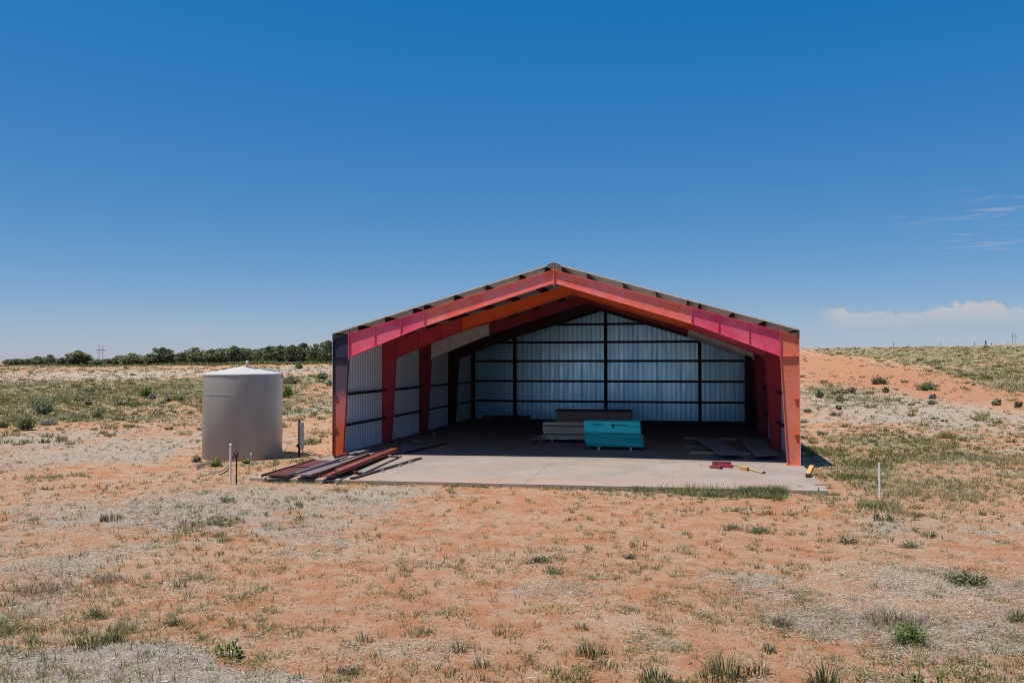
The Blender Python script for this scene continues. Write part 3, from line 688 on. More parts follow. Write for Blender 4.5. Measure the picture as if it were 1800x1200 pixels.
pp('grass', 1352, 1146, 34, 22, 'small green grass tuft above the largest spiky clump', 'grass clump', DG, 36)
pp('grass', 1452, 1214, 78, 68, 'upright dark green grass tuft cut by the bottom edge', 'grass clump', DG, 90)
pp('stalk', 1612, 1216, 60, 56, 'yellow-green flowering stems at the bottom edge on the right', 'weed', YG, 9)
pp('stalk', 1655, 1216, 40, 48, 'second, sparser bunch of yellow-green stems at the bottom edge', 'weed', YG, 6)
pp('bush', 1600, 1130, 74, 40, 'bright green leafy bush on bare soil at lower right', 'bush', BG, 90)
pp('dry', 1572, 1092, 140, 42, 'wide grey-brown dead bush behind the bright green leafy bush', 'dry bush', DB, 190)
pp('dry', 1376, 1098, 48, 32, 'small round grey-brown dead bush left of the wide dead bush', 'dry bush', DB + GG[:1], 80)
pp('bush', 1697, 1028, 86, 28, 'grey-green clump ringed by bleached straw at right', 'bush', DG + GG, 80)
pp('bush', 1788, 1092, 50, 24, 'dark green clump at the right edge', 'bush', DG, 50)
pp('grass', 1040, 1152, 68, 40, 'dark grass tuft with pale stems below the centre of the slab', 'grass clump', DG, 80)
pp('grass', 1150, 1198, 74, 42, 'grey-green grass tuft at the bottom edge, right of centre', 'grass clump', GG + DG, 80)
pp('grass', 1060, 1172, 70, 22, 'pale straw tuft with green tips below the dark tuft', 'grass clump', STRAW[:2] + GG, 60)
pp('grass', 1022, 1106, 34, 20, 'small dark tuft on pale litter above the dark tuft', 'grass clump', DG, 34)
pp('bush', 950, 988, 54, 13, 'flat wide green weed on bare soil below the slab', 'weed', GG + DG, 50)
pp('bush', 972, 1008, 40, 12, 'flat green weed just below the widest flat weed', 'weed', DG, 34)
pp('bush', 1108, 982, 30, 12, 'small green weed on bare soil below the lush slab edge', 'weed', DG, 24)
pp('stalk', 402, 1154, 48, 38, 'bright yellow-green weed beside the gravel track', 'weed', YG, 14)
pp('grass', 165, 1132, 112, 20, 'long low dark green grass clump along the gravel edge', 'grass clump', DG + BG[:1], 260)
pp('grass', 205, 1126, 50, 34, 'tall spiky grass rising from the right end of the low clump', 'grass clump', DG, 44)
pp('grass', 55, 1130, 34, 24, 'grey-green grass tuft at the left gravel edge', 'grass clump', GG, 40)
pp('dry', 610, 1182, 46, 30, 'brown dead tuft at the bottom edge left of centre', 'dry bush', DB, 60)
pp('grass', 806, 1146, 34, 26, 'dark thin tuft at the bottom between two straw patches', 'grass clump', DG + DB, 34)
pp('grass', 845, 1172, 40, 26, 'mixed green and brown tuft right of the dark thin tuft', 'grass clump', DG + DB, 40)
pp('grass', 640, 1128, 44, 24, 'brown-green tuft left of centre near the bottom', 'grass clump', DB + DG, 44)
pp('grass', 315, 1032, 36, 20, 'dark green tuft on bare soil left of centre', 'grass clump', DG, 36)
pp('bush', 310, 1096, 50, 16, 'low dark green weed on soil above the yellow-green weed', 'weed', DG, 36)
pp('bush', 165, 1084, 50, 20, 'dark leafy weed above the long low grass clump', 'weed', DG + BG[:1], 46)
pp('dry', 70, 1038, 120, 24, 'broad mauve-grey dead brush at the left edge', 'dry bush', MAUVE, 150)
pp('dry', 190, 1020, 70, 18, 'mauve-grey dead brush tapering right of the broad one', 'dry bush', MAUVE, 90)
pp('grass', 193, 915, 50, 22, 'grey-green weed cluster on pale soil at left', 'weed', GG + DG, 60)
pp('bush', 398, 882, 44, 9, 'flat bright green weed on pale litter in front of the tank', 'weed', GG + BG, 36)
pp('grass', 1528, 893, 50, 16, 'green grass at the foot of the right white post', 'grass clump', BG + DG, 70)
pp('grass', 1552, 915, 44, 26, 'taller grass tuft in front of the right white post', 'grass clump', DG + STRAW[:1], 60)
pp('grass', 1632, 944, 36, 18, 'spiky green tuft right of the white post', 'grass clump', DG, 40)
pp('bush', 1335, 935, 60, 10, 'low grey-green mat on soil right of the slab corner', 'weed', GG, 50)
pp('bush', 1290, 930, 50, 10, 'low green mat left of the grey-green mat', 'weed', GG + DG, 40)
pp('bush', 1490, 955, 40, 12, 'small dark mat on soil below the white post', 'weed', DG, 34)
pp('bush', 1600, 962, 50, 10, 'low wide mat below the spiky green tuft', 'weed', DG + GG, 40)
# bushes in the field behind
pp('bush', 44, 756, 40, 30, 'tall green bush in the left field, nearest the left edge', 'bush', BG + DG, 120)
pp('bush', 76, 728, 46, 30, 'wide grey-green bush behind the tall green bush', 'bush', GG + SG, 130)
pp('dry', 86, 747, 36, 18, 'grey dead bush beside the tall green bush', 'dry bush', [(.22, .2, .2), (.3, .28, .27)], 80)
pp('bush', 5, 752, 26, 14, 'olive bush cut by the left edge', 'bush', YG + DG, 40)
pp('bush', 155, 712, 14, 11, 'small dark bush on bare ground left of the tank', 'bush', DG, 40)
pp('bush', 215, 712, 16, 10, 'round dark bush between the tank and the small dark bush', 'bush', DG + SG, 40)
pp('bush', 268, 702, 14, 11, 'silvery round bush left of the tank', 'bush', [(.22, .24, .22), (.28, .29, .27)], 40)
pp('bush', 295, 706, 15, 12, 'blue-green round bush right of the silvery bush', 'bush', SG, 40)
pp('bush', 258, 697, 30, 20, 'bright green upright bush behind the silvery bush', 'bush', YG + BG, 70)
pp('bush', 318, 706, 13, 9, 'little dark bush nearest the tank on its left', 'bush', DG, 30)
pp('bush', 170, 734, 20, 12, 'dark low bush among dry stalks in the left field', 'bush', DG, 40)
pp('bush', 505, 698, 24, 22, 'bright green bush just right of the tank', 'bush', BG + YG, 80)
pp('bush', 512, 674, 34, 16, 'wide sage-green bush between tank and barn', 'bush', SG + GG, 90)
pp('bush', 566, 666, 24, 13, 'sage bush beside the barn column', 'bush', SG, 60)
pp('bush', 579, 678, 14, 11, 'small sage bush against the barn column', 'bush', SG, 30)
pp('bush', 525, 648, 13, 11, 'rounded green bush near the far trees', 'bush', BG + GG, 40)
pp('bush', 1441, 699, 15, 14, 'rounded sage bush nearest the barn on the right', 'bush', SG + DG, 50)
pp('bush', 1476, 706, 16, 12, 'sage bush right of the one nearest the barn', 'bush', SG + DG, 50)
pp('bush', 1498, 691, 15, 12, 'darker sage bush at the foot of the orange mound', 'bush', DG + SG, 50)
pp('bush', 1557, 690, 14, 12, 'bright small bush below the mound', 'bush', BG + DG, 40)
pp('bush', 1637, 711, 16, 9, 'pale sage bush in the right field', 'bush', SG, 40)
pp('bush', 1640, 701, 15, 9, 'blue-grey bush behind the pale sage bush', 'bush', [(.15, .17, .17), (.11, .13, .13)], 40)
pp('bush', 1752, 712, 18, 12, 'dark bush beside an orange patch at far right', 'bush', DG, 50)
pp('bush', 1790, 715, 16, 12, 'grey-green bush at the right edge of the field', 'bush', GG, 50)
pp('bush', 1475, 720, 12, 10, 'dark little bush on dry ground right of the barn', 'bush', DG, 30)
pp('bush', 1545, 674, 34, 14, 'dark patchy bush on the shoulder of the mound', 'bush', DG + MAUVE[:1], 70)
pp('bush', 1630, 684, 50, 14, 'long low green bush on the slope behind the mound', 'bush', DG + GG, 100)

# ================================================================== TANK
tank = empty('water_tank', (TANK.x, TANK.y, -.12)); tag(tank, 'large round grey water tank with shallow cone roof beside the barn', 'water tank')
TH_ = 3.46; r = TANK_R
MB().lathe([(r - .01, 0), (r, .01), (r, TH_ - .05)], 96).build('shell', M['tank'], tank, smooth=True)
MB().lathe([(r + .012, TH_ - .07), (r + .022, TH_ - .06), (r + .022, TH_ - .01), (r + .004, TH_ + .004), (r * .5, TH_ + .155), (.12, TH_ + .275), (.0, TH_ + .28)], 96).build('roof', M['tank_roof'], tank)
sb = MB(); k = 40; vs = []
for j in range(k + 1):
    a = R(188) + (R(278) - R(188)) * j / k
    for rr, z in ((r + .001, 2.62), (r + .014, 2.62), (r + .014, 2.65), (r + .001, 2.65)): vs.append((rr * math.cos(a), rr * math.sin(a), z))
sb.add(vs, [(4 * j + q, 4 * j + (q + 1) % 4, 4 * j + 4 + (q + 1) % 4, 4 * j + 4 + q) for j in range(k) for q in range(4)]).build('weld_band', M['tank'], tank)
m = MB().lathe([(0, 0), (.16, 0), (.16, .05), (.09, .07), (.09, .16), (.0, .16)], 20); v = m.build('vent', M['box_grey'], tank, loc=(.20, -.1, TH_ + .22)); v.scale = (.6, .6, .55)
MB().lathe([(0, .16), (.055, .16), (.055, .36), (.10, .37), (.10, .52), (.06, .56), (0, .56)], 16).build('vent_cap', M['trim'], v, smooth=False)
MB().box(-.16, -.05, .17, -.06, .05, .27).build('float_gauge', M['white'], v)
MB().box(.3, -.25, TH_ + .20, .58, .1, TH_ + .26).build('hatch', M['box_grey'], tank, bevel=.01)
cb = MB()
cb.tube([(.45, -.05, TH_ + .26), (.9, .05, TH_ + .17), (r, .1, TH_ + .05), (r + .04, .1, TH_ - .2)], .022, 6); cb.build('conduit', M['box_grey'], tank)
# bits round the tank
p = G(404.8, 846); o = empty('white_post', p); tag(o, 'slim white capped pipe post in front of the grey tank', 'post')
MB().tube([(0, 0, -.1), (.005, 0, 1.17)], .034, 14).build('pipe', M['white'], o, smooth=False); MB().lathe([(0, 0), (.046, 0), (.046, .05), (.03, .06), (0, .06)], 14).build('cap', M['white'], o, loc=(.005, 0, 1.17))
p = G(415.5, 852); o = empty('yard_hydrant', p); tag(o, 'black iron yard hydrant with lever head beside the white post', 'hydrant')
MB().tube([(0, 0, -.1), (0, 0, .88)], .021, 10).build('standpipe', M['black'], o)
MB().tube([(0, 0, .84), (0, 0, .98)], [.035, .03], 10).tube([(.0, 0, .9), (-.10, -.01, .9), (-.13, -.01, .84)], .024, 8).build('spout', M['black'], o)
MB().tube([(-.06, 0, .93), (-.065, 0, 1.02), (-.03, 0, 1.065), (.03, 0, 1.055), (.055, 0, .99), (.05, 0, .93)], .014, 8).build('lever', M['black'], o)
MB().box(-.018, -.03, .97, .018, .02, 1.03).build('packing_head', M['box_grey'], o)
p = G(441.3, 815.5); o = empty('pipe_stub', p); tag(o, 'short grey pipe stub with cap at the foot of the tank', 'pipe')
MB().tube([(0, 0, -.05), (0, 0, .28)], .022, 8).build('stub', M['grey_paint'], o); MB().box(-.045, -.045, .20, .045, .045, .36).build('valve', M['box_grey'], o, bevel=.01); MB().tube([(0, 0, .36), (0, 0, .42)], .03, 8).build('cap', M['grey_paint'], o)
p = G(526, 803); o = empty('electrical_panel_post', p); tag(o, 'dark post carrying a narrow grey panel right of the tank', 'utility post')
MB().box(-.04, -.04, -.1, .04, .04, 1.5).build('post', M['black'], o); MB().box(.05, -.16, .33, .17, .1, 1.42).build('panel', M['box_grey'], o, bevel=.01)
MB().box(-.09, -.05, 1.30, .05, -.041, 1.38).build('bracket', M['box_grey'], o); MB().box(-.1, -.07, .40, -.041, .05, .52).build('socket', M['black'], o)
MB().tube([(.1, -.05, .34), (.16, -.1, .2), (.5, -.2, .1), (.9, -.1, .06)], .016, 6).tube([(.08, -.05, .34), (.2, .05, .22), (.6, .1, .12), (1.0, .2, .03)], .013, 6).build('cable', M['black'], o)
def gtube(name, pts, rad, mat, label, cat, lift=.02):
    P = [G(*q) for q in pts]; m = MB(); fine = []
    for i in range(len(P) - 1):
        for t in np.linspace(0, 1, 8, endpoint=i == len(P) - 2):
            q = P[i].lerp(P[i + 1], t); q.z = float(zt(q.x, q.y)) + lift; fine.append(q)
    return tag(m.tube(fine, rad, 6).build(name, mat, smooth=True), label, cat)
gtube('hose', [(404, 815), (398, 822), (388, 829), (372, 833), (352, 838), (345, 842)], .022, M['hose'], 'pale hose curving over the ground at the foot of the tank', 'hose')
gtube('cable', [(405, 820), (399, 828), (391, 833), (384, 835)], .014, M['black'], 'short dark cable lying inside the bend of the pale hose', 'cable')
gtube('wire', [(553, 797), (556, 801), (566, 803.5), (580, 802.5)], .012, M['black'], 'thin black wire on the grass left of the barn column', 'wire')
sb = MB(); p = G(360, 820)
for i in range(16):
    a = rng.normal(.9, .3); L = .35 + .35 * rng.random(); c = np.array([rng.normal(0, .22), rng.normal(0, .25), .03 + .14 * rng.random()])
    d = np.array([math.cos(a), math.sin(a), .25 * rng.normal() + .25]) * L / 2; sb.tube([c - d, c + d * .2 + rng.normal(0, .02, 3), c + d], [.016, .013, .008], 5)
tag(sb.build('stick_pile', M['stick'], loc=p), 'heap of grey dead sticks by the lower left of the tank', 'sticks', kind='stuff')
pp('bush', 380, 820, 26, 17, 'yellow-green plant growing against the foot of the tank', 'bush', YG, 60)
pp('bush', 433, 815, 16, 11, 'small yellow-green plant beside the pipe stub', 'weed', YG, 30)
pp('bush', 345, 812, 20, 14, 'pale grey-green plant left of the heap of sticks', 'bush', GG, 40)
p = G(1546.5, 876); o = empty('white_post', p); tag(o, 'slim white pipe post standing alone in weeds right of the slab', 'post')
MB().tube([(0, 0, -.1), (-.004, 0, 1.0)], .033, 14).build('pipe', M['white'], o); MB().lathe([(0, 0), (.036, 0), (.036, .02), (0, .02)], 14).build('cap', M['white'], o, loc=(-.004, 0, 1.0))

# ================================================================== THINGS ON THE SLAB
def oriented(P, Q, name):
    d = Q - P; o = empty(name, P, math.atan2(d.y, d.x)); o.rotation_euler = (0, -math.asin(d.z / d.length), math.atan2(d.y, d.x)); return o, d.length
def beam_flat(p0, p1, depth, fh, mat, label, z=.1, taper=1.0, mat2=None, flip=False):
    """I-beam lying on its side, web up; p0 near end, p1 far end of its near flange"""
    P, Q = G(*p0, z), G(*p1, z); o, L = oriented(P, Q, 'steel_beam'); tag(o, label, 'steel beam', 'spare steel piled beside the left front column')
    m = MB(); d2 = depth * taper
    m.add([(0, .012, -.005), (L, .012, -.005), (L, d2 - .012, -.005), (0, depth - .012, -.005), (0, .012, .005), (L, .012, .005), (L, d2 - .012, .005), (0, depth - .012, .005)],
          [(3, 2, 1, 0), (4, 5, 6, 7), (0, 1, 5, 4), (1, 2, 6, 5), (2, 3, 7, 6), (3, 0, 4, 7)])
    m.build('web', mat, o)
    MB().box(0, -.006, -fh / 2, L, .010, fh / 2).build('flange', mat2 or mat, o)
    f2 = MB(); f2.add([(0, depth - .01, -fh / 2), (L, d2 - .01, -fh / 2), (L, d2 + .006, -fh / 2), (0, depth + .006, -fh / 2), (0, depth - .01, fh / 2), (L, d2 - .01, fh / 2), (L, d2 + .006, fh / 2), (0, depth + .006, fh / 2)],
          [(3, 2, 1, 0), (4, 5, 6, 7), (0, 1, 5, 4), (1, 2, 6, 5), (2, 3, 7, 6), (3, 0, 4, 7)]); f2.build('flange', mat, o)
    for x in (.03, L * .5): MB().box(x, .012, .006, x + .012, min(depth, d2) - .012, fh / 2 - .01).build('stiffener', mat, o)
    return o
def channel(p0, p1, w, h, mat, label, z=0, cat='steel channel', grp='spare steel piled beside the left front column', tabs=()):
    P, Q = G(*p0, z), G(*p1, z); o, L = oriented(P, Q, 'steel_channel'); tag(o, label, cat, grp)
    MB().box(0, 0, h - .008, L, w, h).build('web', mat, o); MB().box(0, 0, .002, L, .008, h - .009).build('flange', mat, o); MB().box(0, w - .008, .002, L, w, h - .009).build('flange', mat, o)
    for t in tabs: MB().box(t * L, -.14, .002, t * L + .02, -.002, .1).box(t * L - .12, -.2, .002, t * L + .0, -.02, .012).build('clip', M['grey_steel'], o)
    return o
def block(px, py, sx, sy, sz, mat, label, cat, name, rz=-TH, z=0):
    p = G(px, py, z); o = MB().box(-sx / 2, -sy / 2, 0, sx / 2, sy / 2, sz).build(name, mat, bevel=.008, loc=p); o.rotation_euler = (0, 0, rz); return tag(o, label, cat)
GRP = 'timber blocks under the spare steel'
beam_flat((503, 837), (592, 809), .86, .09, M['rust_brown'], 'widest rust-brown steel beam lying on its side, leftmost in the pile', z=.10, mat2=M['lavender'])
beam_flat((546, 836), (664, 796), .55, .09, M['lavender'], 'chalky mauve steel beam second from left in the pile', z=.14, taper=.7, mat2=M['pink_red'])
beam_flat((580, 836.5), (681, 795), .34, .10, M['pink_red'], 'faded red steel beam between the mauve beam and the orange one', z=.15, taper=.8)
channel((596, 834), (704, 791.5), .16, .15, M['orange_steel'], 'bright orange-red steel channel, rightmost long one of the pile', z=.13)
channel((591, 832.5), (698, 790.5), .07, .16, M['rust_brown'], 'thin dark rust channel tight against the orange-red channel', z=.13)
channel((634, 834), (698, 804), .16, .07, M['black_steel'], 'flat dark channel lying on the slab under the orange-red channel', z=0)
channel((623, 842.5), (742, 806.5), .16, .06, M['black_steel'], 'long black channel with clips lying alone on the sunlit slab', z=0, tabs=(.34, .60, .76))
channel((592, 806), (614, 800.5), .12, .12, M['red_scrap'], 'short red channel at the foot of the left front column', z=.1)
channel((616, 800), (641, 793), .18, .06, M['grey_steel'], 'grey steel strip by the left wall, nearer of two', z=.12)
channel((630, 797), (656, 790), .18, .05, M['grey_steel'], 'grey steel strip by the left wall, farther of two', z=.16)
channel((522, 833), (612, 803), .10, .05, M['lavender'], 'thin chalky mauve channel lying on top of the widest beam', z=.15)
channel((560, 835), (650, 800), .08, .07, M['black_steel'], 'thin black channel between the mauve and the faded red beams', z=.2)
channel((586, 834), (690, 792), .06, .05, M['pink_red'], 'narrow faded red channel on top of the faded red beam', z=.24)
def plank(p0, p1, w, h, mat, label, z=0, grp=None, cat='plank'):
    P, Q = G(*p0, z), G(*p1, z); o, L = oriented(P, Q, 'plank'); 
    bpy.data.objects.remove(o)
    o = MB().box(0, 0, 0, L, w, h).build('plank', mat, bevel=.004, loc=P); d = Q - P; o.rotation_euler = (0, 0, math.atan2(d.y, d.x)); return tag(o, label, cat, grp)
plank((641, 833), (706, 803), .30, .075, M['wood_old'], 'weathered grey plank on the slab between orange-red and black channels', 0)
plank((471, 843.5), (505, 841), .12, .06, M['wood_pale'], 'pale plank end under the left tip of the steel pile', -.02)
block(500, 838, .9, .12, .09, M['wood_dark'], 'dark timber block under the near end of the widest beam', 'timber block', 'timber_block', z=-.04)
block(560, 838.5, 1.2, .12, .085, M['wood_dark'], 'dark timber block under the near end of the mauve beam', 'timber block', 'timber_block')
block(613, 833, .62, .14, .125, M['rust_brown'], 'rusty block under the near end of the orange-red channel', 'timber block', 'steel_block')
block(686, 806.5, .62, .14, .125, M['rust_brown'], 'rusty block under the far end of the orange-red channel', 'timber block', 'steel_block')
block(660, 798.5, 1.3, .14, .10, M['wood_dark'], 'dark timber block under the far end of the red beams', 'timber block', 'timber_block')
block(590, 809.5, .9, .14, .04, M['wood_dark'], 'dark timber block under the far end of the widest beam', 'timber block', 'timber_block')
# odds and ends in the shade by the left wall
block(733, 780, .46, .3, .20, M['block'], 'grey block in the shade by the left wall, farther of two', 'block', 'concrete_block')
block(711, 788, .40, .3, .20, M['block'], 'grey block in the shade near the pile, nearer of two', 'block', 'concrete_block', rz=.3)
plank((722, 791), (752, 784), .5, .03, M['old_sheet'], 'flat grey board in the shade beside the blocks', 0, cat='board')
plank((715, 797), (786, 780), .14, .05, M['black_steel'], 'long dark strip lying in the shade right of the blocks', 0, cat='strip')
plank((757, 757), (764, 766), .05, .05, M['wood_grey'], 'small pale stick at the foot of the second left column', 0, cat='stick')
# timber on the far floor
bs = empty('steel_tube', G(848, 742, .0)); 
P, Q = G(848, 733, .46), G(933, 733.5, .46); bpy.data.objects.remove(bs); o, L = oriented(P, Q, 'steel_tube'); tag(o, 'long dark tube with a bright cut end lying low at the back wall', 'tube')
MB().box(0, 0, -.09, L, .2, .09).build('body', M['dark_steel'], o, bevel=.01); MB().box(L * .1, -.006, -.03, L * .97, -.001, -.005).build('seam', M['grey_steel'], o); MB().box(L + .001, .01, -.08, L + .05, .19, .08).build('end_cap', M['white'], o)
for t, l in ((.12, 'left dark trestle block under the long dark tube'), (.85, 'right dark trestle block under the long dark tube')):
    q = P.lerp(Q, t); b = MB().box(-.2, -.05, 0, .2, .3, .365).build('trestle_block', M['dark_steel'], loc=(q.x, q.y, 0)); tag(b, l, 'block')
# teal wrapped bundles
def wrapped(name, ctr, L, Dp, H, mat, label, skew=0, seed=0, bulge=.02):
    bm = bmesh.new(); bmesh.ops.create_cube(bm, size=1); bmesh.ops.subdivide_edges(bm, edges=bm.edges[:], cuts=11, use_grid_fill=True)
    for v in bm.verts:
        x, y, z = v.co.x, v.co.y, v.co.z + .5
        n = float(fbm(np.array(x * 7 + seed), np.array(z * 5 + y * 3), seed)) - .5
        v.co = Vector((x * L + skew * (z - .5) + n * .03, y * Dp + n * bulge - (.015 if y < -.49 else 0) * math.sin(z * 9 + x * 3), z * H + (n * .025 if z > .95 else 0)))
    me = bpy.data.meshes.new(name); bm.to_mesh(me); bm.free(); me.materials.append(mat); me.shade_smooth()
    o = bpy.data.objects.new('wrap', me); col.objects.link(o)
    e = empty(name, ctr, -TH); o.parent = e; b = o.modifiers.new('bevel', 'BEVEL'); b.width = .012; b.limit_method = 'ANGLE'; b.angle_limit = R(50)
    tag(e, label, 'wrapped lumber'); return e, o
pf = G(1078, 790.5, 0); vdir = Vector((math.sin(TH), math.cos(TH), 0)); udir = Vector((math.cos(TH), -math.sin(TH), 0))
c0 = pf + vdir * .66
lowb, lw = wrapped('wrapped_lumber', c0 + Vector((0, 0, .125)), 2.47, 1.22, .55, M['teal_dark'], 'lower bundle of lumber in dark teal wrap on two skids', skew=-.16, seed=3)
for s in (-1, 1): MB().box(s * 1.235 - (.03 if s > 0 else .0), -.56, .03, s * 1.235 + (.04 if s > 0 else .01), -.2, .5).build('wrap_flap', M['teal_dark'], lowb)
upb, uw = wrapped('wrapped_lumber', c0 + Vector((0, 0, .70)) - udir * .06 + vdir * .02, 2.42, 1.2, .52, M['teal'], 'upper bundle of lumber in bright teal wrap with dark printing', skew=-.05, seed=9)
MB().box(-1.2, -.585, .018, 1.19, -.5, .075).build('bottom_board', M['wood_grey'], upb)
for i, (x, l) in enumerate(((-.62, 'left wooden skid sticking out under the teal bundles'), (.72, 'right wooden skid sticking out under the teal bundles'))):
    q = c0 + udir * x; o = MB().box(-.05, -.75, 0, .05, .6, .115).build('skid', M['wood_grey'], bevel=.004, loc=(q.x, q.y, 0)); o.rotation_euler = (0, 0, -TH + .05 * i); tag(o, l, 'skid')
pk = MB()
for i in range(2): pk.box(-1.1 + i * 1.55, -.5, -.03 + 0, -.98 + i * 1.55, .5, .0)
o = pk.build('spacer', M['wood_grey'], upb); o.location = (.2, 0, .006)
# printing on the upper wrap: a dark leaf-like emblem and two illegible lines
def stroke(m, x0, z0, x1, z1): m.box(x0, -.634, z0, x1, -.628, z1)
m = MB(); x = -.80
for w in (.05, .02, .05, .04, .05, .03, .06, .05, .03, .05): stroke(m, x, .355 + random.uniform(-.006, .006), x + w - .012, .385); x += w
m.build('printed_line', M['ink'], upb)
m = MB()
for cx, w, z0, z1 in ((-.055, .03, .33, .405), (-.02, .03, .30, .415), (.02, .03, .26, .415), (.055, .03, .32, .405), (.0, .012, .22, .30)): stroke(m, cx + .05 - w / 2, z0, cx + .05 + w / 2, z1)
m.build('printed_emblem', M['ink'], upb)
m = MB(); x = .19
for w in (.06, .03, .05, .05, .03, .06, .07, .04, .06, .05): stroke(m, x, .365 + random.uniform(-.006, .006), x + w - .012, .395); x += w
m.build('printed_line', M['ink'], upb)
# stacks of boards behind
def board_stack(p, L, layers, rows, bw_, bh, z0, mat, label, jit, name='board_stack', mat2=None):
    e = empty(name, (p.x, p.y, 0), -TH); tag(e, label, 'board stack')
    proto = {}
    for l in range(layers):
        for r_ in range(rows):
            key = (l * 3 + r_) % 4
            z = z0 + l * (bh + .018)
            if key not in proto:
                b = MB().box(0, 0, 0, L, bw_ - .008, bh).build('board', (mat, mat2 or mat, M['wood_dark'], mat)[key], e, bevel=.004); proto[key] = b
            else:
                b = proto[key].copy(); col.objects.link(b); b.parent = e
            b.location = (random.uniform(-jit, jit), r_ * bw_ + random.uniform(-.01, .01), z)
    for x in (.4, L - .6): MB().box(x, .02, .002, x + .09, rows * bw_ - .03, z0 - .003).build('bearer', M['wood_dark'], e)
    return e
pA = G(952, 778.5, 0) + vdir * .35
board_stack(pA, 3.66, 8, 5, .2, .08, .16, M['wood_grey'], 'stack of weathered grey boards left of the teal bundles', .07, mat2=M['wood_tan'])
pB = G(977, 762, 0)
board_stack(pB, 3.95, 11, 5, .2, .079, .14, M['wood_brown'], 'taller dark board stack rising behind the teal bundles', .04)
b = MB().box(-.02, -.03, 0, 4.0, 1.02, .05).build('cover_sheet', M['black'], loc=(pB.x, pB.y, .14 + 11 * .097 + .004)); b.rotation_euler = (0, 0, -TH); tag(b, 'black cover sheet on top of the taller dark board stack', 'cover sheet')
plank((934, 772.5), (960, 772.5), .25, .05, M['lavender'], 'pale board poking out left of the weathered board stack, lower of two', .28)
plank((944, 768), (962, 768), .2, .05, M['wood_dark'], 'dark board poking out left of the weathered board stack, upper of two', .34)
for px, l in ((941, 'low block under the tips of the boards that poke out'),): block(px, 779, .12, .3, .27, M['dark_steel'], l, 'block', 'block')
# ribbed sheets on battens
def sheet(name, q, z, label, n=1):
    BL, BR, FRt, FLt = (G(px, py, z) for px, py in q); N = 12; S = 24; m = MB(); vs = []
    for s in range(S + 1):
        t = s / S; A = FLt.lerp(BL, t); B = FRt.lerp(BR, t)
        for i in range(N * 4 + 1):
            u = i / (N * 4); ph = i % 4; h = (0, 0, .03, .03)[ph] if i < N * 4 else 0
            P_ = A.lerp(B, u); vs.append((P_.x, P_.y, z + h + .03 * math.sin(t * 9 + u * 2) * (1 - .6 * u)))
    C_ = N * 4 + 1
    m.add(vs, [(s * C_ + i, s * C_ + i + 1, (s + 1) * C_ + i + 1, (s + 1) * C_ + i) for s in range(S) for i in range(N * 4)])
    o = m.build(name, M['old_sheet']); so = o.modifiers.new('thick', 'SOLIDIFY'); so.thickness = .008; return tag(o, label, 'metal sheet')
plank((1203, 771.5), (1296, 773.5), .12, .09, M['wood_new'], 'far yellow batten under the ribbed sheets', 0, cat='batten')
plank((1213, 797), (1320, 799.5), .12, .09, M['wood_new'], 'near yellow batten under the ribbed sheets', 0, cat='batten')
sheet('ribbed_sheet', ((1216, 768), (1257, 769.5), (1311, 801), (1266, 800)), .14, 'left dark ribbed metal sheet lying on yellow battens')
sheet('ribbed_sheet', ((1297, 769.5), (1334, 770.5), (1370, 801.5), (1328, 802.5)), .14, 'right dark ribbed metal sheet beside the salmon column')
plank((1202, 786), (1240, 787), .9, .03, M['old_sheet'], 'flat dark sheet on the floor left of the ribbed sheets', 0, cat='sheet')
# sunlit odds and ends
def bar(p0, p1, w, h, mat, name, label, cat, z=0):
    P, Q = G(*p0, z), G(*p1, z); d = Q - P; o = MB(); L = d.length
    o.box(0, 0, 0, L, w, .01); o.box(0, 0, .011, L, .008, h); o.box(0, w - .008, .011, L, w, h); o.box(.0, .009, h - .008, L, w - .009, h)
    b = o.build(name, mat, loc=P); b.rotation_euler = (0, 0, math.atan2(d.y, d.x)); return tag(b, label, cat)
bar((1247, 822.5), (1266, 824.5), .16, .10, M['red_scrap'], 'steel_offcut', 'front left red steel offcut of three on the slab', 'steel offcut')
bar((1262, 821), (1286, 822.5), .16, .10, M['maroon'], 'steel_offcut', 'front right dark red steel offcut of three on the slab', 'steel offcut')
bar((1252, 817.5), (1285, 818.5), .16, .14, M['red_scrap'], 'steel_offcut', 'longest red steel offcut, behind the other two', 'steel offcut', .0)
tag(MB().tube([G(1286, 815.5, .03), G(1341, 831, .03)], .022, 8).build('handle_stick', M['wood_amber']), 'thin amber stick lying diagonally on the slab', 'stick')
tag(MB().box(-.02, -.03, 0, .10, .04, .06).build('stick_end', M['black'], loc=G(1340, 831.8, 0)), 'small black tip at the near end of the amber stick', 'tool head')
o = block(1308.5, 826.5, .26, .2, .13, M['wood_amber'], 'amber wooden block beside the thin stick', 'wood block', 'wood_block', rz=-.5); 
tag(MB().box(0, 0, 0, .06, .1, .09).build('black_bracket', M['black'], loc=G(1313.5, 827.5, 0)), 'black bracket against the amber wooden block', 'bracket')
o = MB().box(0, 0, 0, .18, .02, .012).box(.02, .02, 0, .14, .035, .012).build('metal_scrap', M['grey_steel'], loc=G(1335, 820.5, 0)); o.rotation_euler = (0, 0, -.6); tag(o, 'small flat grey scrap on the slab near the salmon column', 'scrap')
P, Q = G(1420, 835, .08), G(1427, 820.5, .24); o, L = oriented(P, Q, 'tilted_beam_offcut'); tag(o, 'amber timber offcut tilted on the right edge of the slab', 'timber offcut')
MB().box(0, -.07, -.06, L, .07, .07).build('body', M['wood_amber'], o, bevel=.006)
for s in (-1, 1): MB().box(-.05, s * .045 - .02, -.05, -.001, s * .045 + .02, .05).build('leg', M['black'], o)
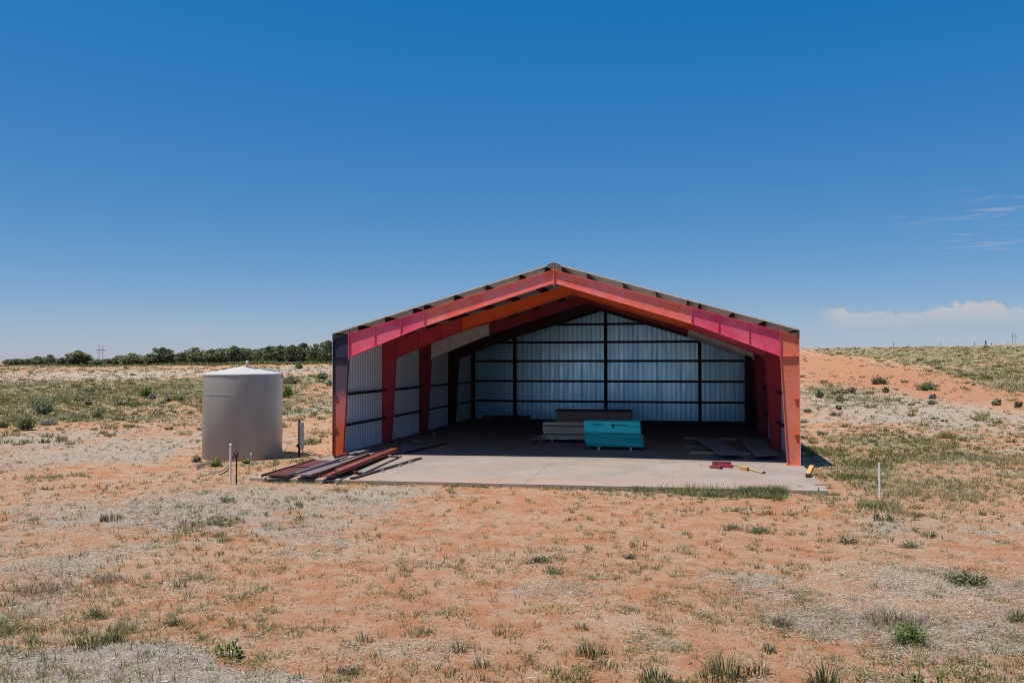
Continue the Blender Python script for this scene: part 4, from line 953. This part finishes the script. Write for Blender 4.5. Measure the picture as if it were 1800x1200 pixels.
tag(MB().tube([G(1439, 862, 0), G(1439, 862, 0) + Vector((0, 0, .09))], .014, 8).build('anchor_bolt', M['black']), 'black anchor bolt near the right front slab corner', 'bolt')
tag(MB().box(-.06, -.05, 0, .06, .05, .02).build('lump', M['stick'], loc=G(1406, 853.8, 0)), 'small dark lump on the slab near its right front corner', 'lump')
tag(MB().box(0, 0, 0, .5, .1, .03).build('plank', M['wood_old'], loc=G(1433, 852.5, 0)), 'little weathered slat at the right edge of the slab', 'slat')

# ================================================================== TREES
def tree_proto(seed, hw, sparse=0):
    rr = np.random.default_rng(seed); V, T, C = [], [], []
    lobes = []
    for i in range(11 - 3 * sparse):
        a = rr.random() * 6.283; t = rr.random(); z = .14 + .70 * t; rad = hw * (.78 - .55 * abs(z - .42)) * rr.random() ** .5
        lobes.append((math.cos(a) * rad, math.sin(a) * rad, z, .12 + .10 * rr.random()))
    for i in range(6): a = rr.random() * 6.283; lobes.append((math.cos(a) * hw * .5 * rr.random(), math.sin(a) * hw * .5 * rr.random(), .08 + .25 * rr.random(), .16))
    lobes += [(0, 0, .86, .12), (hw * .1, 0, .6, .2), (-hw * .2, 0, .3, .2)]
    for lx, ly, lz, lr in lobes:
        tone = .75 + .5 * rr.random(); yel = rr.random() < .25
        for q in range(80):
            d = rr.normal(0, 1, 3); d /= np.linalg.norm(d); c = np.array([lx, ly, lz]) + d * lr * (.55 + .5 * rr.random()) * np.array([1.15, 1.15, .85])
            if c[2] < .03: continue
            n = rr.normal(0, 1, 3); n /= np.linalg.norm(n); a_ = np.cross(n, rr.normal(0, 1, 3)); a_ /= np.linalg.norm(a_); b_ = np.cross(n, a_); s = .028 + .03 * rr.random()
            i = len(V); V += [c - a_ * s, c + b_ * s * .7, c + a_ * s, c - b_ * s * .7]; T += [(i, i + 1, i + 2), (i, i + 2, i + 3)]
            base = np.array((.20, .22, .085) if yel else (.125, .15, .078)); C += [np.clip(base * tone * (.7 + .6 * rr.random()), .01, .5)] * 4
    for q in range(420):
        d = rr.normal(0, 1, 3); d /= np.linalg.norm(d); c = np.array([0, 0, .48]) + d * np.array([hw * .82, hw * .82, .42]) * rr.random() ** .3
        if c[2] < .03: continue
        n = rr.normal(0, 1, 3); n /= np.linalg.norm(n); a_ = np.cross(n, rr.normal(0, 1, 3)); a_ /= np.linalg.norm(a_); b_ = np.cross(n, a_); s = .03 + .03 * rr.random()
        i = len(V); V += [c - a_ * s, c + b_ * s * .7, c + a_ * s, c - b_ * s * .7]; T += [(i, i + 1, i + 2), (i, i + 2, i + 3)]; C += [np.array((.12, .142, .07)) * (.6 + .8 * rr.random())] * 4
    crown = np_mesh('crown', np.array(V), np.array(T, np.int32), np.array(C), M['leaf'])
    m = MB(); m.tube([(0, 0, -.05), (.01, .01, .25), (.0, .02, .6), (.01, 0, .85)], [.045, .035, .022, .008], 6)
    for q in range(6):
        lx, ly, lz, lr = lobes[q]; m.tube([(.0, .01, .12 + .07 * q), (lx * .5, ly * .5, (lz + .15 + .07 * q) / 2), (lx, ly, lz)], [.02, .014, .006], 5)
    trunk = m.build('trunk', M['bark'])
    e = empty('juniper_tree', (0, 0, 0)); crown.parent = e; trunk.parent = e
    return e
protos = [tree_proto(101, .52), tree_proto(102, .6), tree_proto(103, .45, 1), tree_proto(104, .55, 1), tree_proto(105, .5)]
used = set()
TREES = [  # px, top y, width px, proto, label
    (12, 632, 16, 3, 'tiny thin tree at the left end of the far treeline'),
    (30, 629, 30, 0, 'dark low bushy tree, first sizeable one from the left edge'),
    (50, 629, 28, 1, 'low dark tree filling the dip before the twin open trees'),
    (66, 625, 32, 3, 'open-crowned tree, left one of a pair with sky gaps'),
    (88, 622, 24, 2, 'open-crowned tree, right one of a pair with sky gaps'),
    (110, 627, 20, 3, 'small sparse tree just left of the tall open tree'),
    (138, 615, 40, 3, 'tall open-crowned tree, highest one left of the power pole'),
    (154, 622, 22, 2, 'sparse tree leaning on the right side of the tall open one'),
    (172, 633, 24, 1, 'low bush-like tree at the foot of the left power pole'),
    (190, 630, 24, 0, 'low tree immediately right of the left power pole'),
    (208, 624, 24, 4, 'small tree between the power pole and the broad olive tree'),
    (232, 619, 42, 1, 'broad olive tree right of the left power pole'),
    (262, 621, 26, 4, 'small dark tree between the broad olive and the tall dark tree'),
    (286, 609, 36, 0, 'tall dark dense tree halfway between power pole and tank'),
    (306, 622, 26, 4, 'low tree in the dip left of the rounded tree'),
    (342, 609, 44, 1, 'large rounded tree above the left rim of the tank'),
    (322, 621, 26, 4, 'low dark tree hugging the left of the large rounded tree'),
    (372, 613, 28, 2, 'open tree above the left half of the tank roof'),
    (392, 617, 28, 0, 'dark tree directly above the tank roof, lower than its neighbours'),
    (412, 607, 32, 3, 'ragged tall tree just left of the tank vent'),
    (436, 611, 30, 1, 'rounded tree directly behind the tank vent'),
    (455, 618, 24, 4, 'low dark tree right of the tank vent'),
    (474, 608, 28, 2, 'upright ragged tree right of the gap beyond the tank vent'),
    (494, 606, 30, 3, 'ragged tree above the right rim of the tank'),
    (514, 605, 30, 0, 'dense tree right of the tank, left of the twin-topped one'),
    (534, 602, 34, 4, 'dark twin-topped tree midway between tank and barn'),
    (556, 603, 30, 1, 'broad green tree next but one to the barn column'),
    (577, 597, 34, 0, 'tallest tree, partly hidden by the barn column')]
for px, ty, w, pi, lab in TREES:
    base = protos[pi]
    o = base if pi not in used else copy_tree(base); used.add(pi)
    Yd = 172 + 14 * rng.random(); p = at(px, Yd); yb = CAM_H + (636 - ty) / F * Yd - p.z
    o.location = p; s = max(1.2, yb) * 1.0; ws = w / F * Yd / .9
    o.scale = (ws * 1.15, ws * 1.15, s * 1.03); o.rotation_euler = (0, 0, rng.random() * 6.28)
    tag(o, lab, 'tree', 'trees of the far treeline')
# understory brush and farther wood, one mass each
def brush(name, n, x0, x1, Y0, Y1, h0, h1, pal, seed):
    r_ = np.random.default_rng(seed); px = x0 + (x1 - x0) * r_.random(n); Yd = Y0 + (Y1 - Y0) * r_.random(n); x = (px - 900) / F * Yd; z = zt(x, Yd)
    hh = (h0 + (h1 - h0) * np.clip(fbm(x * .22, Yd * .02, seed) * 2 - .5, 0, 1)) * (.16 + .92 * sstep(90, 560, px))
    c = np.stack([x, Yd, z + hh * r_.random(n) ** .8], -1); nn = r_.normal(0, 1, (n, 3)); nn /= np.linalg.norm(nn, axis=1, keepdims=True)
    a_ = np.cross(nn, r_.normal(0, 1, (n, 3))); a_ /= np.linalg.norm(a_, axis=1, keepdims=True); b_ = np.cross(nn, a_); s = (.10 + .14 * r_.random((n, 1)))
    V = np.stack([c - a_ * s, c + b_ * s * .7, c + a_ * s, c - b_ * s * .7], 1).reshape(-1, 3); C = np.array(pal)[r_.integers(0, len(pal), n)] * (.7 + .6 * r_.random((n, 1)))
    o = np_mesh(name, V, np.arange(4 * n, dtype=np.int32).reshape(-1, 4), np.repeat(C, 4, 0), M['leaf']); o['kind'] = 'stuff'; return o
brush('distant_wood', 42000, 15, 640, 190, 206, 1.0, 4.0, [(.11, .135, .07), (.14, .165, .08)], 301)
brush('green_brush', 12000, -60, 600, 160, 170, .15, .8, [(.15, .16, .05), (.11, .13, .045), (.09, .105, .04), (.2, .2, .08)], 302)

# ================================================================== FAR POLES AND FENCE
def hpole(px, Yd, ztop, sp, label):
    p = at(px, Yd); h = CAM_H + (636 - ztop) / F * Yd - p.z
    o = empty('power_pole', p); tag(o, label, 'power pole')
    for s in (-1, 1): MB().tube([(s * sp / 2, 0, -.5), (s * sp / 2, 0, h)], [.30, .2], 8).build('pole', M['pole_wood'], o)
    MB().box(-sp * 1.15, -.16, h - 5.2, sp * 1.15, .16, h - 4.75).build('crossarm', M['pole_wood'], o)
    for x in (-sp * 1.1, 0, sp * 1.1): MB().tube([(x, 0, h - 5.3), (x, 0, h - 7.2)], .12, 6).build('insulator', M['pole_wood'], o)
    return o
hpole(177.5, 880, 605.5, 3.9, 'two-legged wooden power pole rising above the left treeline')
hpole(1782.5, 1150, 585.5, 3.2, 'two-legged wooden power pole on the right horizon')
o = tag(MB().tube([(0, 0, -.3), (0, 0, 2.05)], .16, 8).build('corner_post', M['pole_wood'], loc=at(1733, 218)), 'thick dark post on the right horizon beside the thin fence posts', 'post')
fp = None
FP = [(1571, 'leftmost'), (1598, 'second from left'), (1626, 'third from left'), (1654, 'taller middle'), (1684, 'next right of the middle'), (1713, 'left neighbour of the thick dark post'), (1743, 'right neighbour of the thick dark post'), (1772, 'rightmost, left of the power pole')]
for i, (px, l) in enumerate(FP):
    if fp is None: fp = MB().tube([(0, 0, -.3), (0, 0, 1.45)], .055, 6).build('fence_post', M['pole_wood']); q = fp
    else: q = fp.copy(); col.objects.link(q)
    q.location = at(px, 212); q.scale = (1, 1, .9 + .2 * random.random() + (.25 if i == 3 else 0)); tag(q, 'thin fence post on the right skyline, ' + l, 'fence post', 'fence posts on the right skyline')

# ================================================================== LIGHT AND SKY
sdir = Vector((.305, .154, -1)).normalized()
sun_d = bpy.data.lights.new('sun', 'SUN'); sun_d.energy = 4.8; sun_d.angle = R(.53); sun_d.color = (1, .94, .85)
sun = bpy.data.objects.new('sun', sun_d); col.objects.link(sun); sun.rotation_euler = sdir.to_track_quat('-Z', 'Y').to_euler(); sun.location = (-30, -10, 60)
el = math.asin(-sdir.z); azm = math.atan2(-sdir.x, -sdir.y)
w = bpy.data.worlds.new('World'); scene.world = w; w.use_nodes = True; nt = w.node_tree; nd, lk = nt.nodes, nt.links
bg = nd['Background']
sky = nd.new('ShaderNodeTexSky'); sky.sky_type = 'NISHITA'; sky.sun_disc = False; sky.sun_elevation = el; sky.sun_rotation = azm % (2 * math.pi)
sky.altitude = 1500; sky.air_density = 1.0; sky.dust_density = .6; sky.ozone_density = 3.0
class WN(NT):
    def __init__(s): s.t = nt; s.n = nd; s.l = lk
wn = WN()
tc = nd.new('ShaderNodeTexCoord'); sx = nd.new('ShaderNodeSeparateXYZ'); lk.new(tc.outputs['Generated'], sx.inputs[0])
u = wn.math('ARCTAN2', sx.outputs[0], sx.outputs[1]); v = wn.math('ARCSINE', sx.outputs[2])
cmb = nd.new('ShaderNodeCombineXYZ'); lk.new(u, cmb.inputs[0]); lk.new(v, cmb.inputs[1])
def nz(su, sv, scale, det=5, rough=.6):
    mp = nd.new('ShaderNodeMapping'); mp.inputs['Scale'].default_value = (su, sv, 1); lk.new(cmb.outputs[0], mp.inputs[0])
    return wn.noise(scale, mp.outputs[0], det, rough, .2)
D2 = math.pi / 180
def gate(val, a, b): return wn.ramp(val, a * D2, b * D2)
# cumulus bank low on the right
ntop = nz(1, 0.25, 24, 3, .5); nb = nz(1, 1.25, 62, 6, .58)
ht = wn.math('ADD', wn.math('MULTIPLY', ntop, 2.4 * D2), 2.1 * D2)
d_ = wn.math('SUBTRACT', wn.math('ADD', ht, wn.math('MULTIPLY', wn.math('SUBTRACT', nb, .5), 1.5 * D2)), v)
body = wn.math('MULTIPLY', gate(d_, -.03, .30), gate(v, 1.75, 2.5))
body = wn.math('MULTIPLY', body, wn.math('MULTIPLY', gate(u, 19.2, 21.2), gate(u, 62, 50)))
body = wn.math('MULTIPLY', body, wn.math('ADD', .36, wn.math('MULTIPLY', gate(v, 2.2, 3.4), .56)))
wisps = nz(1, 12, 15, 5, .6)
wis = wn.math('MULTIPLY', wn.math('MULTIPLY', wn.ramp(wisps, .52, .70), wn.math('MULTIPLY', gate(v, 5.5, 7.0), gate(v, 10.5, 8.8))), gate(u, 22.5, 29))
wis = wn.math('MULTIPLY', wis, .36)
hz = wn.math('MULTIPLY', wn.math('MULTIPLY', wn.ramp(nz(1, 8, 12, 4, .6), .5, .72), wn.math('MULTIPLY', gate(v, .2, 1.0), gate(v, 3.0, 1.4))), .25)
cl_ = wn.math('MAXIMUM', wn.math('MAXIMUM', body, wis), hz)
hs = nd.new('ShaderNodeHueSaturation'); hs.inputs['Saturation'].default_value = 1.12; hs.inputs['Value'].default_value = 1.0; lk.new(sky.outputs[0], hs.inputs['Color'])
ma = nd.new('ShaderNodeVectorMath'); ma.operation = 'MULTIPLY_ADD'; ma.inputs[1].default_value = (.86, .69, .551); ma.inputs[2].default_value = (-.57, .66, 3.06); lk.new(hs.outputs[0], ma.inputs[0])
mx0 = nd.new('ShaderNodeVectorMath'); mx0.operation = 'MAXIMUM'; mx0.inputs[1].default_value = (.02, .02, .02); lk.new(ma.outputs[0], mx0.inputs[0])
skyc = wn.mix(cl_, mx0.outputs[0], (6.0, 5.9, 6.1))
lk.new(skyc, bg.inputs[0]); bg.inputs[1].default_value = .0706
vs_ = scene.view_settings; scene.cycles.filter_width = 1.1; scene.cycles.use_denoising = True; scene.cycles.denoising_input_passes = 'RGB_ALBEDO_NORMAL'; scene.cycles.denoising_prefilter = 'NONE'; vs_.view_transform = 'Standard'; vs_.look = 'None'; vs_.exposure = .35; vs_.gamma = 1
